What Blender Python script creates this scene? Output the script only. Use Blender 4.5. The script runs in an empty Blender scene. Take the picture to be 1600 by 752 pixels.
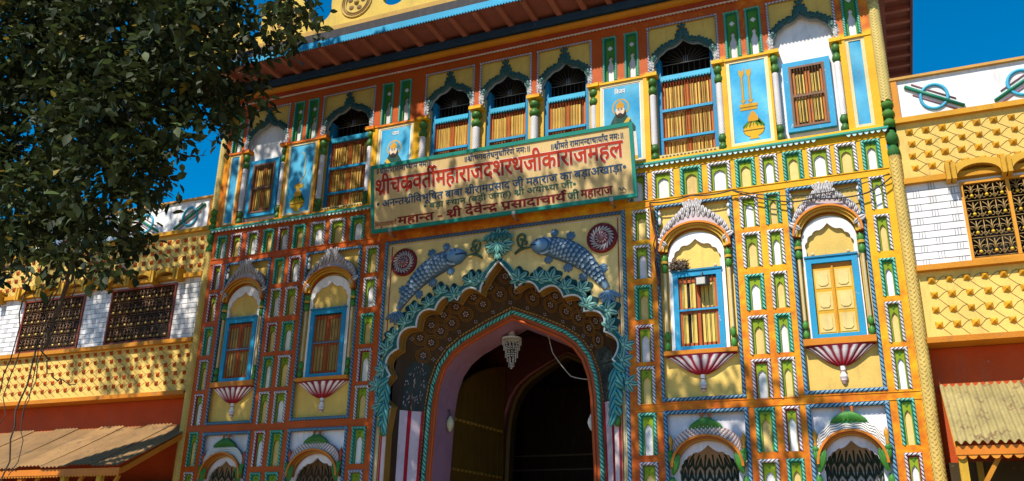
import bpy, bmesh, math, random
import numpy as np
from mathutils import Vector, Matrix
R = math.radians
random.seed(7)
rng = np.random.default_rng(11)
sc = bpy.context.scene
COL = sc.collection

# ------------------------------------------------------------------ camera
cd = bpy.data.cameras.new('camera')
cam = bpy.data.objects.new('camera', cd); COL.objects.link(cam); sc.camera = cam
cd.sensor_width = 36.0; cd.lens = 36.0 * 1390.12 / 1600.0
cd.clip_start = 0.05; cd.clip_end = 3000
yaw, pit, rol = R(23.209), R(20.1596), R(1.15642)
fw = Vector((-math.sin(yaw) * math.cos(pit), math.cos(yaw) * math.cos(pit), math.sin(pit)))
r0 = Vector((math.cos(yaw), math.sin(yaw), 0)); u0 = r0.cross(fw)
rt = math.cos(rol) * r0 + math.sin(rol) * u0; up = -math.sin(rol) * r0 + math.cos(rol) * u0
M = Matrix((rt, up, -fw)).transposed().to_4x4()
M.translation = Vector((5.6098, -12.5258, 1.6294)); cam.matrix_world = M

# ------------------------------------------------------------------ light
EL, AZ = 51.0, 15.0
sun_v = Vector((-math.sin(R(AZ)) * math.cos(R(EL)), -math.cos(R(AZ)) * math.cos(R(EL)), math.sin(R(EL))))
world = bpy.data.worlds.new('World'); sc.world = world; world.use_nodes = True
wn = world.node_tree; bg = wn.nodes['Background']
sky = wn.nodes.new('ShaderNodeTexSky'); sky.sky_type = 'NISHITA'; sky.sun_disc = False
sky.sun_elevation = R(EL); sky.sun_rotation = R(180 + AZ)
sky.air_density = 1.0; sky.dust_density = 0.2; sky.ozone_density = 3.5; sky.altitude = 300
hs = wn.nodes.new('ShaderNodeHueSaturation'); hs.inputs['Saturation'].default_value = 1.65; hs.inputs['Hue'].default_value = .492
wn.links.new(sky.outputs[0], hs.inputs['Color']); wn.links.new(hs.outputs[0], bg.inputs[0]); bg.inputs[1].default_value = 0.12
sl = bpy.data.lights.new('sun', 'SUN'); sl.energy = 5.0; sl.angle = R(0.53); sl.color = (1.0, 0.92, 0.78)
so = bpy.data.objects.new('sun', sl); COL.objects.link(so); so.rotation_euler = sun_v.to_track_quat('Z', 'Y').to_euler()
sc.view_settings.view_transform = 'Standard'; sc.view_settings.look = 'None'
sc.view_settings.exposure = 0.47; sc.view_settings.gamma = 1.0; sc.view_settings.use_curve_mapping = False
sc.cycles.max_bounces = 6; sc.cycles.diffuse_bounces = 3; sc.cycles.glossy_bounces = 2
sc.cycles.use_denoising = True

# ------------------------------------------------------------------ colours (linear base colours)
WHITE = (.80, .79, .80); CREAM = (.74, .60, .33); YEL = (.72, .49, .13); YEL2 = (.74, .55, .22)
OCH = (.50, .26, .02); ORG = (.52, .12, .012); GOLD = (.55, .33, .03)
BLUE = (.015, .27, .50); SKYB = (.05, .40, .68); NAVY = (.02, .07, .17); ROPEB = (.14, .33, .52)
TEAL = (.01, .20, .14); TEALL = (.16, .50, .40); GREY = (.10, .10, .12); ROPEW = (.70, .70, .74)
GRN = (.22, .31, .015); DGRN = (.03, .15, .03); MGRN = (.06, .22, .03); MAR = (.22, .012, .03); RED = (.33, .01, .01)
DARK = (.02, .016, .012); BROWN = (.16, .055, .02); RBROWN = (.36, .07, .015); PINK = (.62, .40, .48); ROOFC = (.30, .10, .075)


# ------------------------------------------------------------------ materials
def nn(t, typ, **kw):
    n = t.nodes.new(typ)
    for k, v in kw.items(): setattr(n, k, v)
    return n


def make_mat(name, rough=.5, bump=.25, bscale=60, var=.16, grime=.25, spec=.4, metal=0, chips=0, beam=False, chipcol=(.45, .43, .40), cscale=11):
    m = bpy.data.materials.new(name); m.use_nodes = True; t = m.node_tree; L = t.links.new
    b = t.nodes['Principled BSDF']
    at = nn(t, 'ShaderNodeAttribute', attribute_name='Col')
    geo = nn(t, 'ShaderNodeNewGeometry')
    col = at.outputs['Color']
    n1 = nn(t, 'ShaderNodeTexNoise'); n1.inputs['Scale'].default_value = 2.3; n1.inputs['Detail'].default_value = 6; n1.inputs['Roughness'].default_value = .65
    L(geo.outputs['Position'], n1.inputs['Vector'])
    if beam:    # two coats of paint: an orange one and a later ochre-yellow one, brushed on unevenly; eave shade is painted in at the top
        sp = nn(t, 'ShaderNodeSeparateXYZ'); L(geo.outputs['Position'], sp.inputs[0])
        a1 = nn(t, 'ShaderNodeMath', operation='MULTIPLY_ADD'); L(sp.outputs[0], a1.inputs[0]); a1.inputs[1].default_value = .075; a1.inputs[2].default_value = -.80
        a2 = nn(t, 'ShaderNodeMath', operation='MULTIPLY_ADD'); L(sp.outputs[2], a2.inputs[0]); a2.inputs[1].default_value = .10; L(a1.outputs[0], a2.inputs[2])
        st = nn(t, 'ShaderNodeMapRange'); L(sp.outputs[2], st.inputs[0]); st.inputs[1].default_value = 9.15; st.inputs[2].default_value = 9.32; st.inputs[3].default_value = 0; st.inputs[4].default_value = -1.15  # painted eave shade: turns the beams orange-red above the panels
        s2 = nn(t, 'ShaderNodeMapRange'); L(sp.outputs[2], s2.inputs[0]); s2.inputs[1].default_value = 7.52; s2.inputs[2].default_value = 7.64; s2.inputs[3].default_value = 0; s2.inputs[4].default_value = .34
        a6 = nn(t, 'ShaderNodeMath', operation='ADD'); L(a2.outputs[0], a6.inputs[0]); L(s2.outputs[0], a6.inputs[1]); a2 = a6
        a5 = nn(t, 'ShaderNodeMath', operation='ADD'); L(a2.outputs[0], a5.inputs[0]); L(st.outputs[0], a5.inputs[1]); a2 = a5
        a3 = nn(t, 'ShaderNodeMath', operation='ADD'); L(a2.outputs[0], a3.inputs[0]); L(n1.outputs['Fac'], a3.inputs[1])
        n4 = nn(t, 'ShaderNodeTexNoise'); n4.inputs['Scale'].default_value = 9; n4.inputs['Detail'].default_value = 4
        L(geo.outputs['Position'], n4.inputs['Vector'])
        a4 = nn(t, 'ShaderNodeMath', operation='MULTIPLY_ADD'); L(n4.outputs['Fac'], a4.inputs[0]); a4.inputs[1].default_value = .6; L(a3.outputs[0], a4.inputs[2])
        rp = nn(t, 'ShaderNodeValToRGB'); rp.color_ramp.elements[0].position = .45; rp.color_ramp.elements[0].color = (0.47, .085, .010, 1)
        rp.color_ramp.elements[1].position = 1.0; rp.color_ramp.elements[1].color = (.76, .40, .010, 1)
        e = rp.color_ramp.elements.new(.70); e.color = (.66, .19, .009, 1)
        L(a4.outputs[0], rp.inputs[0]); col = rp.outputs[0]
    mr = nn(t, 'ShaderNodeMapRange'); L(n1.outputs['Fac'], mr.inputs[0]); mr.inputs[1].default_value = .25; mr.inputs[2].default_value = .75
    mr.inputs[3].default_value = 1 - var; mr.inputs[4].default_value = 1 + var * .6
    mx = nn(t, 'ShaderNodeMix', data_type='RGBA', blend_type='MULTIPLY'); mx.inputs[0].default_value = 1
    L(col, mx.inputs[6]); cmb = nn(t, 'ShaderNodeCombineColor'); [L(mr.outputs[0], cmb.inputs[i]) for i in range(3)]; L(cmb.outputs[0], mx.inputs[7])
    out = mx.outputs[2]
    oi = nn(t, 'ShaderNodeObjectInfo'); mo = nn(t, 'ShaderNodeMapRange'); L(oi.outputs['Random'], mo.inputs[0]); mo.inputs[3].default_value = .86; mo.inputs[4].default_value = 1.08
    mv = nn(t, 'ShaderNodeMix', data_type='RGBA', blend_type='MULTIPLY'); mv.inputs[0].default_value = 1; L(out, mv.inputs[6]); cv = nn(t, 'ShaderNodeCombineColor'); [L(mo.outputs[0], cv.inputs[i]) for i in range(3)]; L(cv.outputs[0], mv.inputs[7]); out = mv.outputs[2]
    if grime:   # rain streaks and soot: stretched vertically
        mp = nn(t, 'ShaderNodeMapping'); mp.inputs['Scale'].default_value = (7, 7, 1.1); L(geo.outputs['Position'], mp.inputs[0])
        n2 = nn(t, 'ShaderNodeTexNoise'); n2.inputs['Scale'].default_value = 1.6; n2.inputs['Detail'].default_value = 7; n2.inputs['Roughness'].default_value = .7
        L(mp.outputs[0], n2.inputs['Vector'])
        r2 = nn(t, 'ShaderNodeMapRange'); L(n2.outputs['Fac'], r2.inputs[0]); r2.inputs[1].default_value = .52; r2.inputs[2].default_value = .80; r2.inputs[3].default_value = 0; r2.inputs[4].default_value = grime
        m2 = nn(t, 'ShaderNodeMix', data_type='RGBA'); L(r2.outputs[0], m2.inputs[0]); L(out, m2.inputs[6]); m2.inputs[7].default_value = (.16, .12, .08, 1); out = m2.outputs[2]
    if chips:
        n3 = nn(t, 'ShaderNodeTexNoise'); n3.inputs['Scale'].default_value = cscale; n3.inputs['Detail'].default_value = 8; n3.inputs['Roughness'].default_value = .7
        L(geo.outputs['Position'], n3.inputs['Vector'])
        r3 = nn(t, 'ShaderNodeMapRange'); L(n3.outputs['Fac'], r3.inputs[0]); r3.inputs[1].default_value = 1 - chips - .02; r3.inputs[2].default_value = 1 - chips + .02
        m3 = nn(t, 'ShaderNodeMix', data_type='RGBA'); L(r3.outputs[0], m3.inputs[0]); L(out, m3.inputs[6]); m3.inputs[7].default_value = (*chipcol, 1); out = m3.outputs[2]
    L(out, b.inputs['Base Color'])
    b.inputs['Roughness'].default_value = rough; b.inputs['Metallic'].default_value = metal; b.inputs['Specular IOR Level'].default_value = spec
    if bump:
        nb = nn(t, 'ShaderNodeTexNoise'); nb.inputs['Scale'].default_value = bscale; nb.inputs['Detail'].default_value = 5
        L(geo.outputs['Position'], nb.inputs['Vector'])
        bp = nn(t, 'ShaderNodeBump'); bp.inputs['Strength'].default_value = bump; bp.inputs['Distance'].default_value = .01
        L(nb.outputs['Fac'], bp.inputs['Height']); L(bp.outputs[0], b.inputs['Normal'])
    return m


PAINT = make_mat('limewashed_plaster', .62, .35, 45, .20, .40, .12, chips=.30, chipcol=(.34, .29, .22))
GLOSS = make_mat('enamel_paint', .42, .25, 55, .2, .28, .22, chips=.29, chipcol=(.24, .20, .15))
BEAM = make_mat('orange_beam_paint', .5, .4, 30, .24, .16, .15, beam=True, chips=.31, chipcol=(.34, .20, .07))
PEEL = make_mat('peeling_enamel', .5, .4, 60, .18, .25, .2, chips=.36)
WOOD = make_mat('painted_wood', .55, .4, 80, .25, .35, .2)
WORN = make_mat('worn_paint', .6, .5, 50, .2, .35, .2, chips=.35, chipcol=(.20, .16, .12))
TIN = make_mat('rusty_tin', .6, .35, 40, .35, .8, .3, metal=.1, chips=.40, chipcol=(.19, .12, .06), cscale=4.5)
STONE = make_mat('ground_dust', .9, .5, 20, .25, .2, .2)
IRON = make_mat('wrought_iron', .45, .2, 90, .2, .2, .5, metal=.2)


def leaf_mat():
    m = bpy.data.materials.new('tree_leaf'); m.use_nodes = True; t = m.node_tree; L = t.links.new
    b = t.nodes['Principled BSDF']; at = nn(t, 'ShaderNodeAttribute', attribute_name='Col'); L(at.outputs[0], b.inputs['Base Color'])
    b.inputs['Roughness'].default_value = .6; b.inputs['Specular IOR Level'].default_value = .22
    tr = nn(t, 'ShaderNodeBsdfTranslucent'); hs = nn(t, 'ShaderNodeHueSaturation'); hs.inputs['Value'].default_value = 1.3
    L(at.outputs[0], hs.inputs['Color']); L(hs.outputs[0], tr.inputs[0])
    mx = nn(t, 'ShaderNodeMixShader'); mx.inputs[0].default_value = .22; L(b.outputs[0], mx.inputs[1]); L(tr.outputs[0], mx.inputs[2])
    L(mx.outputs[0], t.nodes['Material Output'].inputs[0]); return m


LEAF = leaf_mat(); BARK = make_mat('bark', .9, .9, 25, .3, .4, .2)


def glass_mat():
    m = bpy.data.materials.new('cut_crystal'); m.use_nodes = True; b = m.node_tree.nodes['Principled BSDF']
    b.inputs['Base Color'].default_value = (.75, .72, .62, 1); b.inputs['Roughness'].default_value = .08; b.inputs['Specular IOR Level'].default_value = .9
    b.inputs['Transmission Weight'].default_value = .35; return m


CRYS = glass_mat()

# ------------------------------------------------------------------ mesh builder
WPOS = {}


class MB:
    def __init__(s): s.v = []; s.f = []; s.c = []; s.s = []

    def add(s, vs, fs, col, smooth=False):
        o = len(s.v); s.v += [tuple(p) for p in vs]
        if isinstance(col, list): s.c += col
        else: s.c += [col] * len(vs)
        for f in fs: s.f.append([i + o for i in f]); s.s.append(smooth)

    def box(s, x0, x1, y0, y1, z0, z1, col):
        s.add([(x0, y0, z0), (x1, y0, z0), (x1, y1, z0), (x0, y1, z0), (x0, y0, z1), (x1, y0, z1), (x1, y1, z1), (x0, y1, z1)],
              [(0, 1, 5, 4), (1, 2, 6, 5), (2, 3, 7, 6), (3, 0, 4, 7), (4, 5, 6, 7), (3, 2, 1, 0)], col)

    def bar(s, a, b, w, d, col):    # a box along a-b, w across in x/z, d in y
        a = Vector(a); b = Vector(b); t = (b - a).normalized(); y = Vector((0, 1, 0))
        if abs(t.dot(y)) > .9: y = Vector((0, 0, 1))
        n = t.cross(y).normalized(); y = n.cross(t).normalized(); P = []
        for q in (a, b):
            for i, j in ((-1, -1), (1, -1), (1, 1), (-1, 1)): P.append(q + n * (w / 2 * i) + y * (d / 2 * j))
        s.add(P, [(0, 1, 5, 4), (1, 2, 6, 5), (2, 3, 7, 6), (3, 0, 4, 7), (4, 5, 6, 7), (3, 2, 1, 0)], col)

    def quad(s, p, col): s.add(p, [(0, 1, 2, 3)], col)

    def prism(s, pts, yf, yb, col, side=None, front=True):
        n = len(pts)
        if front: s.add([(x, yf, z) for x, z in pts], [tuple(range(n))], col)
        s.add([(x, yf, z) for x, z in pts] + [(x, yb, z) for x, z in pts], [(i, i + n, (i + 1) % n + n, (i + 1) % n) for i in range(n)], side or col)

    def tube(s, pts, r, col, n=6, closed=False, smooth=True, sy=1.0):
        P = [Vector(p) for p in pts]; N = len(P); rr = r if isinstance(r, (list, tuple)) else [r] * N; vs = []; pn = None
        for i in range(N):
            a = P[(i - 1) % N] if (closed or i) else P[0]; b = P[(i + 1) % N] if (closed or i < N - 1) else P[-1]
            t = (b - a).normalized()
            if pn is None:
                pn = Vector((0, -1, 0)) if abs(t.y) < .9 else Vector((1, 0, 0))
            pn = (pn - t * pn.dot(t)).normalized(); q = t.cross(pn)
            for k in range(n):
                w = 2 * math.pi * k / n; vs.append(P[i] + (pn * math.cos(w) * sy + q * math.sin(w)) * rr[i])
        fs = []
        for i in range(N if closed else N - 1):
            j = (i + 1) % N
            for k in range(n): fs.append((i * n + k, i * n + (k + 1) % n, j * n + (k + 1) % n, j * n + k))
        if not closed: fs += [tuple(range(n - 1, -1, -1)), tuple(range((N - 1) * n, N * n))]
        s.add(vs, fs, col, smooth)

    def lathe(s, prof, cx, cy, n=14, sy=1.0, a0=0, a1=360, cols=None, col=WHITE):
        full = abs(a1 - a0) >= 360; m = n if full else n + 1; vs = []; cl = []
        for j, (r, z) in enumerate(prof):
            for k in range(m):
                w = R(a0 + (a1 - a0) * k / n); vs.append((cx + r * math.cos(w), cy + r * math.sin(w) * sy, z)); cl.append(cols[j] if cols else col)
        fs = []
        for j in range(len(prof) - 1):
            for k in range(n): fs.append((j * m + k, j * m + (k + 1) % m, (j + 1) * m + (k + 1) % m, (j + 1) * m + k))
        s.add(vs, fs, cl, True)

    def leaf(s, c, ang, L, W, h, dark, light, y=0.0, curl=.0):
        # a raised leaf lying on a wall facing -y: base at c, pointing along ang; painted pale along the middle, dark at the rim
        ca, sa = math.cos(ang), math.sin(ang); prof = [(0, .35), (.25, .85), (.55, 1), (.84, .72), (1, .08)]
        vs = []; cl = []
        for t, w in prof:
            for k in (-1, -.45, 0, .45, 1):
                u = L * t; v = W * .5 * w * k; hh = h * (1 - k * k) * math.sin(math.pi * min(1, .12 + t * .86)) + curl * t * t * L - (h * .35 if k == 0 else 0)
                vs.append((c[0] + u * ca - v * sa, y - hh, c[1] + u * sa + v * ca)); cl.append(dark if abs(k) == 1 or k == 0 else light)
        fs = []
        for i in range(4):
            for k in range(4): fs.append((i * 5 + k, (i + 1) * 5 + k, (i + 1) * 5 + k + 1, i * 5 + k + 1))
        s.add(vs, fs, cl, True)

    def rope(s, path, w, pitch, y, bead, base, h=None, dark=None, lean=1, closed=False):
        # twisted rope moulding along a 2-D path (x,z): a flat strip with slanting beads
        h = h or w * .42; dark = dark or base
        P = [Vector((p[0], p[1])) for p in path]
        if closed: P.append(P[0])
        for a, b in zip(P[:-1], P[1:]):
            t = (b - a); Ln = t.length
            if Ln < 1e-5: continue
            t /= Ln; n = Vector((-t.y, t.x))
            q = [a - n * w / 2, b - n * w / 2, b + n * w / 2, a + n * w / 2]
            s.add([(p.x, y, p.y) for p in q], [(0, 1, 2, 3)], base)
            k = max(1, round(Ln / pitch))
            for i in range(k):
                p0 = Ln * i / k; p1 = p0 + Ln / k * .66; vs = []; cs = []
                for v, hh, cc in ((-.5, .15, dark), (-.26, .85, bead), (.0, 1.0, bead), (.26, .85, bead), (.5, .15, dark)):
                    o_ = v * w * 1.15 * lean
                    for q_ in (p0, p1):
                        q2 = min(max(q_ + o_, 0), Ln); c = a + t * q2 + n * (v * w); vs.append((c.x, y - .001 - h * hh, c.y)); cs.append(cc)
                s.add(vs, [(2 * j, 2 * j + 1, 2 * j + 3, 2 * j + 2) for j in range(4)], cs, False)

    def build(s, name, parent=None, mat=None, at=(0, 0, 0)):
        me = bpy.data.meshes.new(name)
        me.from_pydata(s.v, [], s.f); me.update()
        a = me.color_attributes.new('Col', 'FLOAT_COLOR', 'POINT')
        a.data.foreach_set('color', np.array([(*c[:3], 1.0) for c in s.c], dtype=np.float32).ravel())
        me.polygons.foreach_set('use_smooth', np.array(s.s, dtype=bool))
        me.materials.append(mat or PAINT)
        return place(me, name, parent, at)


def place(me, name, parent=None, at=(0, 0, 0)):
    o = bpy.data.objects.new(name, me); COL.objects.link(o)
    w = Vector(at); WPOS[o.name] = w
    if parent: o.parent = parent; o.location = w - WPOS[parent.name]
    else: o.location = w
    return o


def thing(name, label, cat, at=(0, 0, 0), group=None):
    o = bpy.data.objects.new(name, None); COL.objects.link(o); o.location = at; WPOS[o.name] = Vector(at)
    o['label'] = label; o['category'] = cat
    if group: o['group'] = group
    return o


def arc(cx, cz, rx, rz, a0, a1, n):
    return [(cx + rx * math.cos(R(a0 + (a1 - a0) * i / n)), cz + rz * math.sin(R(a0 + (a1 - a0) * i / n))) for i in range(n + 1)]


def lobe(P, Q, b, m=7):     # points from P (included) to Q (excluded) bulging to the left of P->Q by b*|PQ|
    P = Vector(P); Q = Vector(Q); d = Q - P; n = Vector((-d.y, d.x)); out = []
    for i in range(m):
        t = i / m; out.append(tuple(P + d * t + n * (b * (1 - (2 * t - 1) ** 2))))
    return out


def cusped(hw, z0, zs, zt, cusps=3, b=.2):
    # pointed cusped arch, left foot to right foot: (-hw,z0) .. apex (0,zt) .. (hw,z0)
    H = (zt - zs); C = [(-hw * math.cos(R(68 * k / cusps)), zs + H * .80 * math.sin(R(68 * k / cusps)) ** .95) for k in range(cusps + 1)]
    pts = [(-hw, z0)]
    for k in range(cusps): pts += lobe(C[k], C[k + 1], b, 6)
    last = C[-1]
    for t in (0, .3, .6, .85): pts.append((last[0] * (1 - t), last[1] + (zt - last[1]) * (t ** 1.5)))
    return pts + [(0, zt)] + [(-x, z) for x, z in reversed(pts)]


def rect_holes(mb, x0, x1, z0, z1, holes, y, depth, col):
    # a wall sheet with rectangular holes, each with its reveals
    xs = sorted({x0, x1, *[h[0] for h in holes], *[h[1] for h in holes]}); zs = sorted({z0, z1, *[h[2] for h in holes], *[h[3] for h in holes]})
    vi = {}; V = []; F = []
    def vid(i, j):
        if (i, j) not in vi: vi[i, j] = len(V); V.append((xs[i], y, zs[j]))
        return vi[i, j]
    for i in range(len(xs) - 1):
        for j in range(len(zs) - 1):
            cx = (xs[i] + xs[i + 1]) / 2; cz = (zs[j] + zs[j + 1]) / 2
            if any(h[0] < cx < h[1] and h[2] < cz < h[3] for h in holes): continue
            F.append((vid(i, j), vid(i + 1, j), vid(i + 1, j + 1), vid(i, j + 1)))
    mb.add(V, F, col)
    for a, b, c, d in holes:
        p = [(a, c), (b, c), (b, d), (a, d)]
        mb.add([(x, y, z) for x, z in p] + [(x, y + depth, z) for x, z in p], [((i + 1) % 4, (i + 1) % 4 + 4, i + 4, i) for i in range(4)], col)


# ------------------------------------------------------------------ ground
g = MB(); g.quad([(-1500, -1500, 0), (1500, -1500, 0), (1500, 1500, 0), (-1500, 1500, 0)], (.30, .22, .13))
go = g.build('ground', None, STONE); go['kind'] = 'structure'

# ================================================================== the palace gateway
PAL = thing('palace_gateway', 'tall painted palace gateway with carved fish above its dark cusped arch', 'building')
HOLES = []

# ---- niches -------------------------------------------------------
ROPES = {'w': ((.66, .65, .69), (.05, .05, .06), (.40, .40, .43)), 't': ((.13, .48, .38), (.0, .10, .07), (.01, .22, .15)), 'm': ((.62, .56, .62), (.11, .015, .04), (.35, .16, .22)),
         'b': ((.13, .29, .44), (.010, .04, .09), (.04, .14, .25)), 'p': ((.5, .48, .58), (.06, .055, .09), (.28, .26, .36))}
_nc = {}


def small_arch(hw, H):
    k = [(-1, 0), (-1, .81), (-.88, .825), (-.93, .855), (-.64, .91), (-.62, .93), (-.26, .96), (-.13, .98)]
    return [(x * hw, z * H) for x, z in k] + [(0, H)] + [(-x * hw, z * H) for x, z in reversed(k)]


def niche(cx, z0, w, h, rope, back):
    key = (round(w, 2), round(h, 2), rope, back)
    bead, base, dk = ROPES[rope]; bw = min(.052, w * .185)
    if key not in _nc:
        w, h = key[:2]
        inner = TEAL if rope == 't' else (MAR if rope == 'm' else (.12, .16, .03)); a = w / 2 - bw
        p = MB()    # the tray: sloping inner frame
        F = [(-a, 0), (a, 0), (a, h - bw), (-a, h - bw)]; e = .014; G = [(-a + e, 0), (a - e, 0), (a - e, h - bw - e), (-a + e, h - bw - e)]
        p.add([(x, .004, z) for x, z in F] + [(x, .026, z) for x, z in G], [(i, (i + 1) % 4, (i + 1) % 4 + 4, i + 4) for i in (1, 2, 3)], inner)
        r = MB(); r.rope([(-w / 2 + bw / 2, 0), (-w / 2 + bw / 2, h - bw / 2)], bw, .056, 0.0, bead, base, dark=dk)
        r.rope([(-w / 2, h - bw / 2), (w / 2, h - bw / 2)], bw, .056, -.002, bead, base, dark=dk)
        r.rope([(w / 2 - bw / 2, h - bw / 2), (w / 2 - bw / 2, 0)], bw, .056, 0.0, bead, base, dark=dk)
        a2 = a - e; hh = h - bw - e; hw = a2 * .80; H = hh * (.87 if h < .53 else .83)
        sx = small_arch(hw, H); s = MB()
        s.prism([(-a2, 0), (-hw, 0)] + sx[1:-1] + [(hw, 0), (a2, 0), (a2, hh), (-a2, hh)], .026, .048, GRN, (.10, .14, .02))
        s.add([(-.03, .024, H + .07), (0, .014, H + .035), (.03, .024, H + .07), (0, .019, H + .058)], [(0, 1, 3), (3, 1, 2)], DGRN)
        b = MB(); b.quad([(-a2, .052, 0), (a2, .052, 0), (a2, .052, H + .02), (-a2, .052, H + .02)], {'w': WHITE, 'y': (.73, .52, .19), 'p': (.74, .66, .68)}[back])
        fl = MB(); fl.quad([(-w / 2, .0, 0), (w / 2, 0, 0), (w / 2, .09, 0.001), (-w / 2, .09, 0.001)], ORG)
        _nc[key] = [x for x in (p, r, s, b)]
        ob = [None] * 4
        ob[0] = p.build('niche_panel', PAL, GLOSS, (cx, 0, z0)); ob[1] = r.build('rope_frame', ob[0], GLOSS, (cx, 0, z0))
        ob[2] = s.build('cusped_surround', ob[0], PAINT, (cx, 0, z0)); ob[3] = b.build('niche_back', ob[0], PAINT, (cx, 0, z0))
        _nc[key] = ob
    else:
        src = _nc[key]; root = src[0].copy(); COL.objects.link(root); root.location = (cx + random.uniform(-.003, .003), random.uniform(-.003, .002), z0 + random.uniform(-.003, .003)); root.rotation_euler = (0, R(random.uniform(-.5, .5)), 0)
        for c in src[1:]:
            q = c.copy(); COL.objects.link(q); q.parent = root
    HOLES.append((cx - w / 2 + .005, cx + w / 2 - .005, z0 + .003, z0 + h - .005))


# frieze, nine to each side of the signboard
fr = [('w', 'w'), ('t', 'y'), ('w', 'w'), ('t', 'y'), ('w', 'w'), ('t', 'y'), ('w', 'w'), ('w', 'y'), ('t', 'w')]
fx = [2.766, 3.203, 3.632, 4.02, 4.365, 4.708, 5.08, 5.446, 5.786]; fw_ = [.345, .345, .355, .30, .26, .295, .315, .305, .26]
for (rp, bk), x, w in zip(fr, fx, fw_): niche(x, 7.015, w, .465, rp, bk)
fl = [('t', 'w'), ('m', 'y'), ('p', 'w'), ('t', 'y'), ('m', 'w'), ('t', 'y'), ('p', 'w'), ('w', 'y'), ('t', 'w')]
fx = [-5.778, -5.44, -5.055, -4.693, -4.357, -4.006, -3.60, -3.18, -2.758]; fw_ = [.245, .27, .27, .262, .25, .28, .33, .33, .31]
for (rp, bk), x, w in zip(fl, fx, fw_): niche(x, 7.015, w, .465, rp, bk)
niche(2.36, 7.015, .33, .465, 'p', 'w')
# the columns of niches between the window bays
RZ = [(6.37, 6.87), (5.75, 6.285), (5.11, 5.655), (4.475, 5.03), (3.85, 4.405), (3.14, 3.745), (2.44, 3.05)]
cols = [(2.398, .265, ['wy', 'wp', 'ty', 'mp', 'wy', 'tw', 'py']), (4.03, .265, ['ww', 'wy', 'tw', 'wy', 'mw', 'ty', 'ww']),
        (4.372, .235, ['ty', 'ww', 'wy', 'tw', 'wy', 'mw', 'ty']), (5.803, .215, ['ww', 'wy', 'tw', 'wy', 'ww', 'ty', 'mp']),
        (-2.398, .265, ['wy', 'ww', 'ty', 'mw', 'wy', 'tw', 'py']), (-4.03, .265, ['mw', 'wy', 'tw', 'wy', 'ww', 'ty', 'tw']),
        (-4.372, .235, ['ty', 'ww', 'my', 'tw', 'wy', 'mw', 'ty']), (-5.803, .215, ['mw', 'my', 'tw', 'py', 'mw', 'ty', 'wy'])]
for cx, w, kinds in cols:
    for (a, b), k in zip(RZ, kinds):
        dz = .035 if abs(cx) > 5 else 0
        niche(cx, a + dz, w, b - a, k[0], k[1])

# ---- tall niches of the upper storey ------------------------------
_tn = None
for cx in (-4.315, -3.985, -2.33, -1.955, 1.955, 2.33, 3.985, 4.315, -5.75, 5.75):
    w, h, z0 = .25, .86, 9.235
    if _tn is None:
        p = MB(); a = w / 2 - .04; G = [(-a, 0), (a, 0), (a, h - .04), (-a, h - .04)]
        bead, base, dk = ROPES['t']
        p.add([(x, .004, z) for x, z in G] + [(x * .86, .04, z - (.015 if z > .1 else 0)) for x, z in G], [(i, (i + 1) % 4, (i + 1) % 4 + 4, i + 4) for i in (1, 2, 3)], TEAL)
        r = MB(); r.rope([(-w / 2 + .02, 0), (-w / 2 + .02, h - .02)], .04, .046, 0, bead, base, dark=dk); r.rope([(-w / 2, h - .02), (w / 2, h - .02)], .04, .046, -.002, bead, base, dark=dk)
        r.rope([(w / 2 - .02, h - .02), (w / 2 - .02, 0)], .04, .046, 0, bead, base, dark=dk)
        s = MB(); a2 = a * .86; hh = h - .055
        k = [(-.052, 0), (-.052, .26), (-.062, .30), (-.03, .38), (-.02, .42), (-.05, .44), (-.012, .49)]
        s.prism([(-a2, 0)] + k + [(0, .51)] + [(-x, z) for x, z in reversed(k)] + [(a2, 0), (a2, hh), (-a2, hh)], .042, .07, MGRN, DGRN)
        b = MB(); b.quad([(-a2, .075, 0), (a2, .075, 0), (a2, .075, hh), (-a2, .075, hh)], (.74, .70, .73))
        d = MB(); d.prism([(-.045, .65), (0, .605), (.045, .65), (0, .695)], .036, .05, (.74, .70, .73))
        tn = [p.build('tall_niche', PAL, GLOSS, (cx, 0, z0))]
        for q, nm in ((r, 'rope_frame'), (s, 'cusped_surround'), (b, 'niche_back'), (d, 'diamond_boss')): tn.append(q.build(nm, tn[0], GLOSS if nm == 'rope_frame' else PAINT, (cx, 0, z0)))
        _tn = tn
    else:
        root = _tn[0].copy(); COL.objects.link(root); root.location = (cx, 0, z0)
        for c in _tn[1:]:
            q = c.copy(); COL.objects.link(q); q.parent = root
    HOLES.append((cx - w / 2, cx + w / 2, z0, z0 + h))


# ---- window bays of the middle storey -----------------------------
def frame_rect(mb, x0, x1, z0, z1, w, y, rope, pitch=.062, bottom=True):
    bead, base, dk = ROPES[rope]; h = w / 2
    mb.rope([(x0 + h, z0), (x0 + h, z1)], w, pitch, y, bead, base, dark=dk); mb.rope([(x1 - h, z1), (x1 - h, z0)], w, pitch, y, bead, base, dark=dk)
    mb.rope([(x0, z1 - h), (x1, z1 - h)], w, pitch, y - .002, bead, base, dark=dk)
    if bottom: mb.rope([(x1, z0 + h), (x0, z0 + h)], w, pitch, y - .002, bead, base, dark=dk)


def bulbs(mb, cx, cy, z0, z1, r, n=2, col=MGRN, seg=12):
    prof = []; cols = []
    for k in range(n):
        a = z0 + (z1 - z0) * k / n; b = z0 + (z1 - z0) * (k + 1) / n
        for t, q in ((0, .55), (.12, .62), (.2, .85), (.45, 1.0), (.7, .9), (.9, .6), (1, .5)):
            prof.append((r * q, a + (b - a) * t)); cols.append(DGRN if q < .7 else col)
    mb.lathe(prof, cx, cy, seg, cols=cols)


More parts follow.
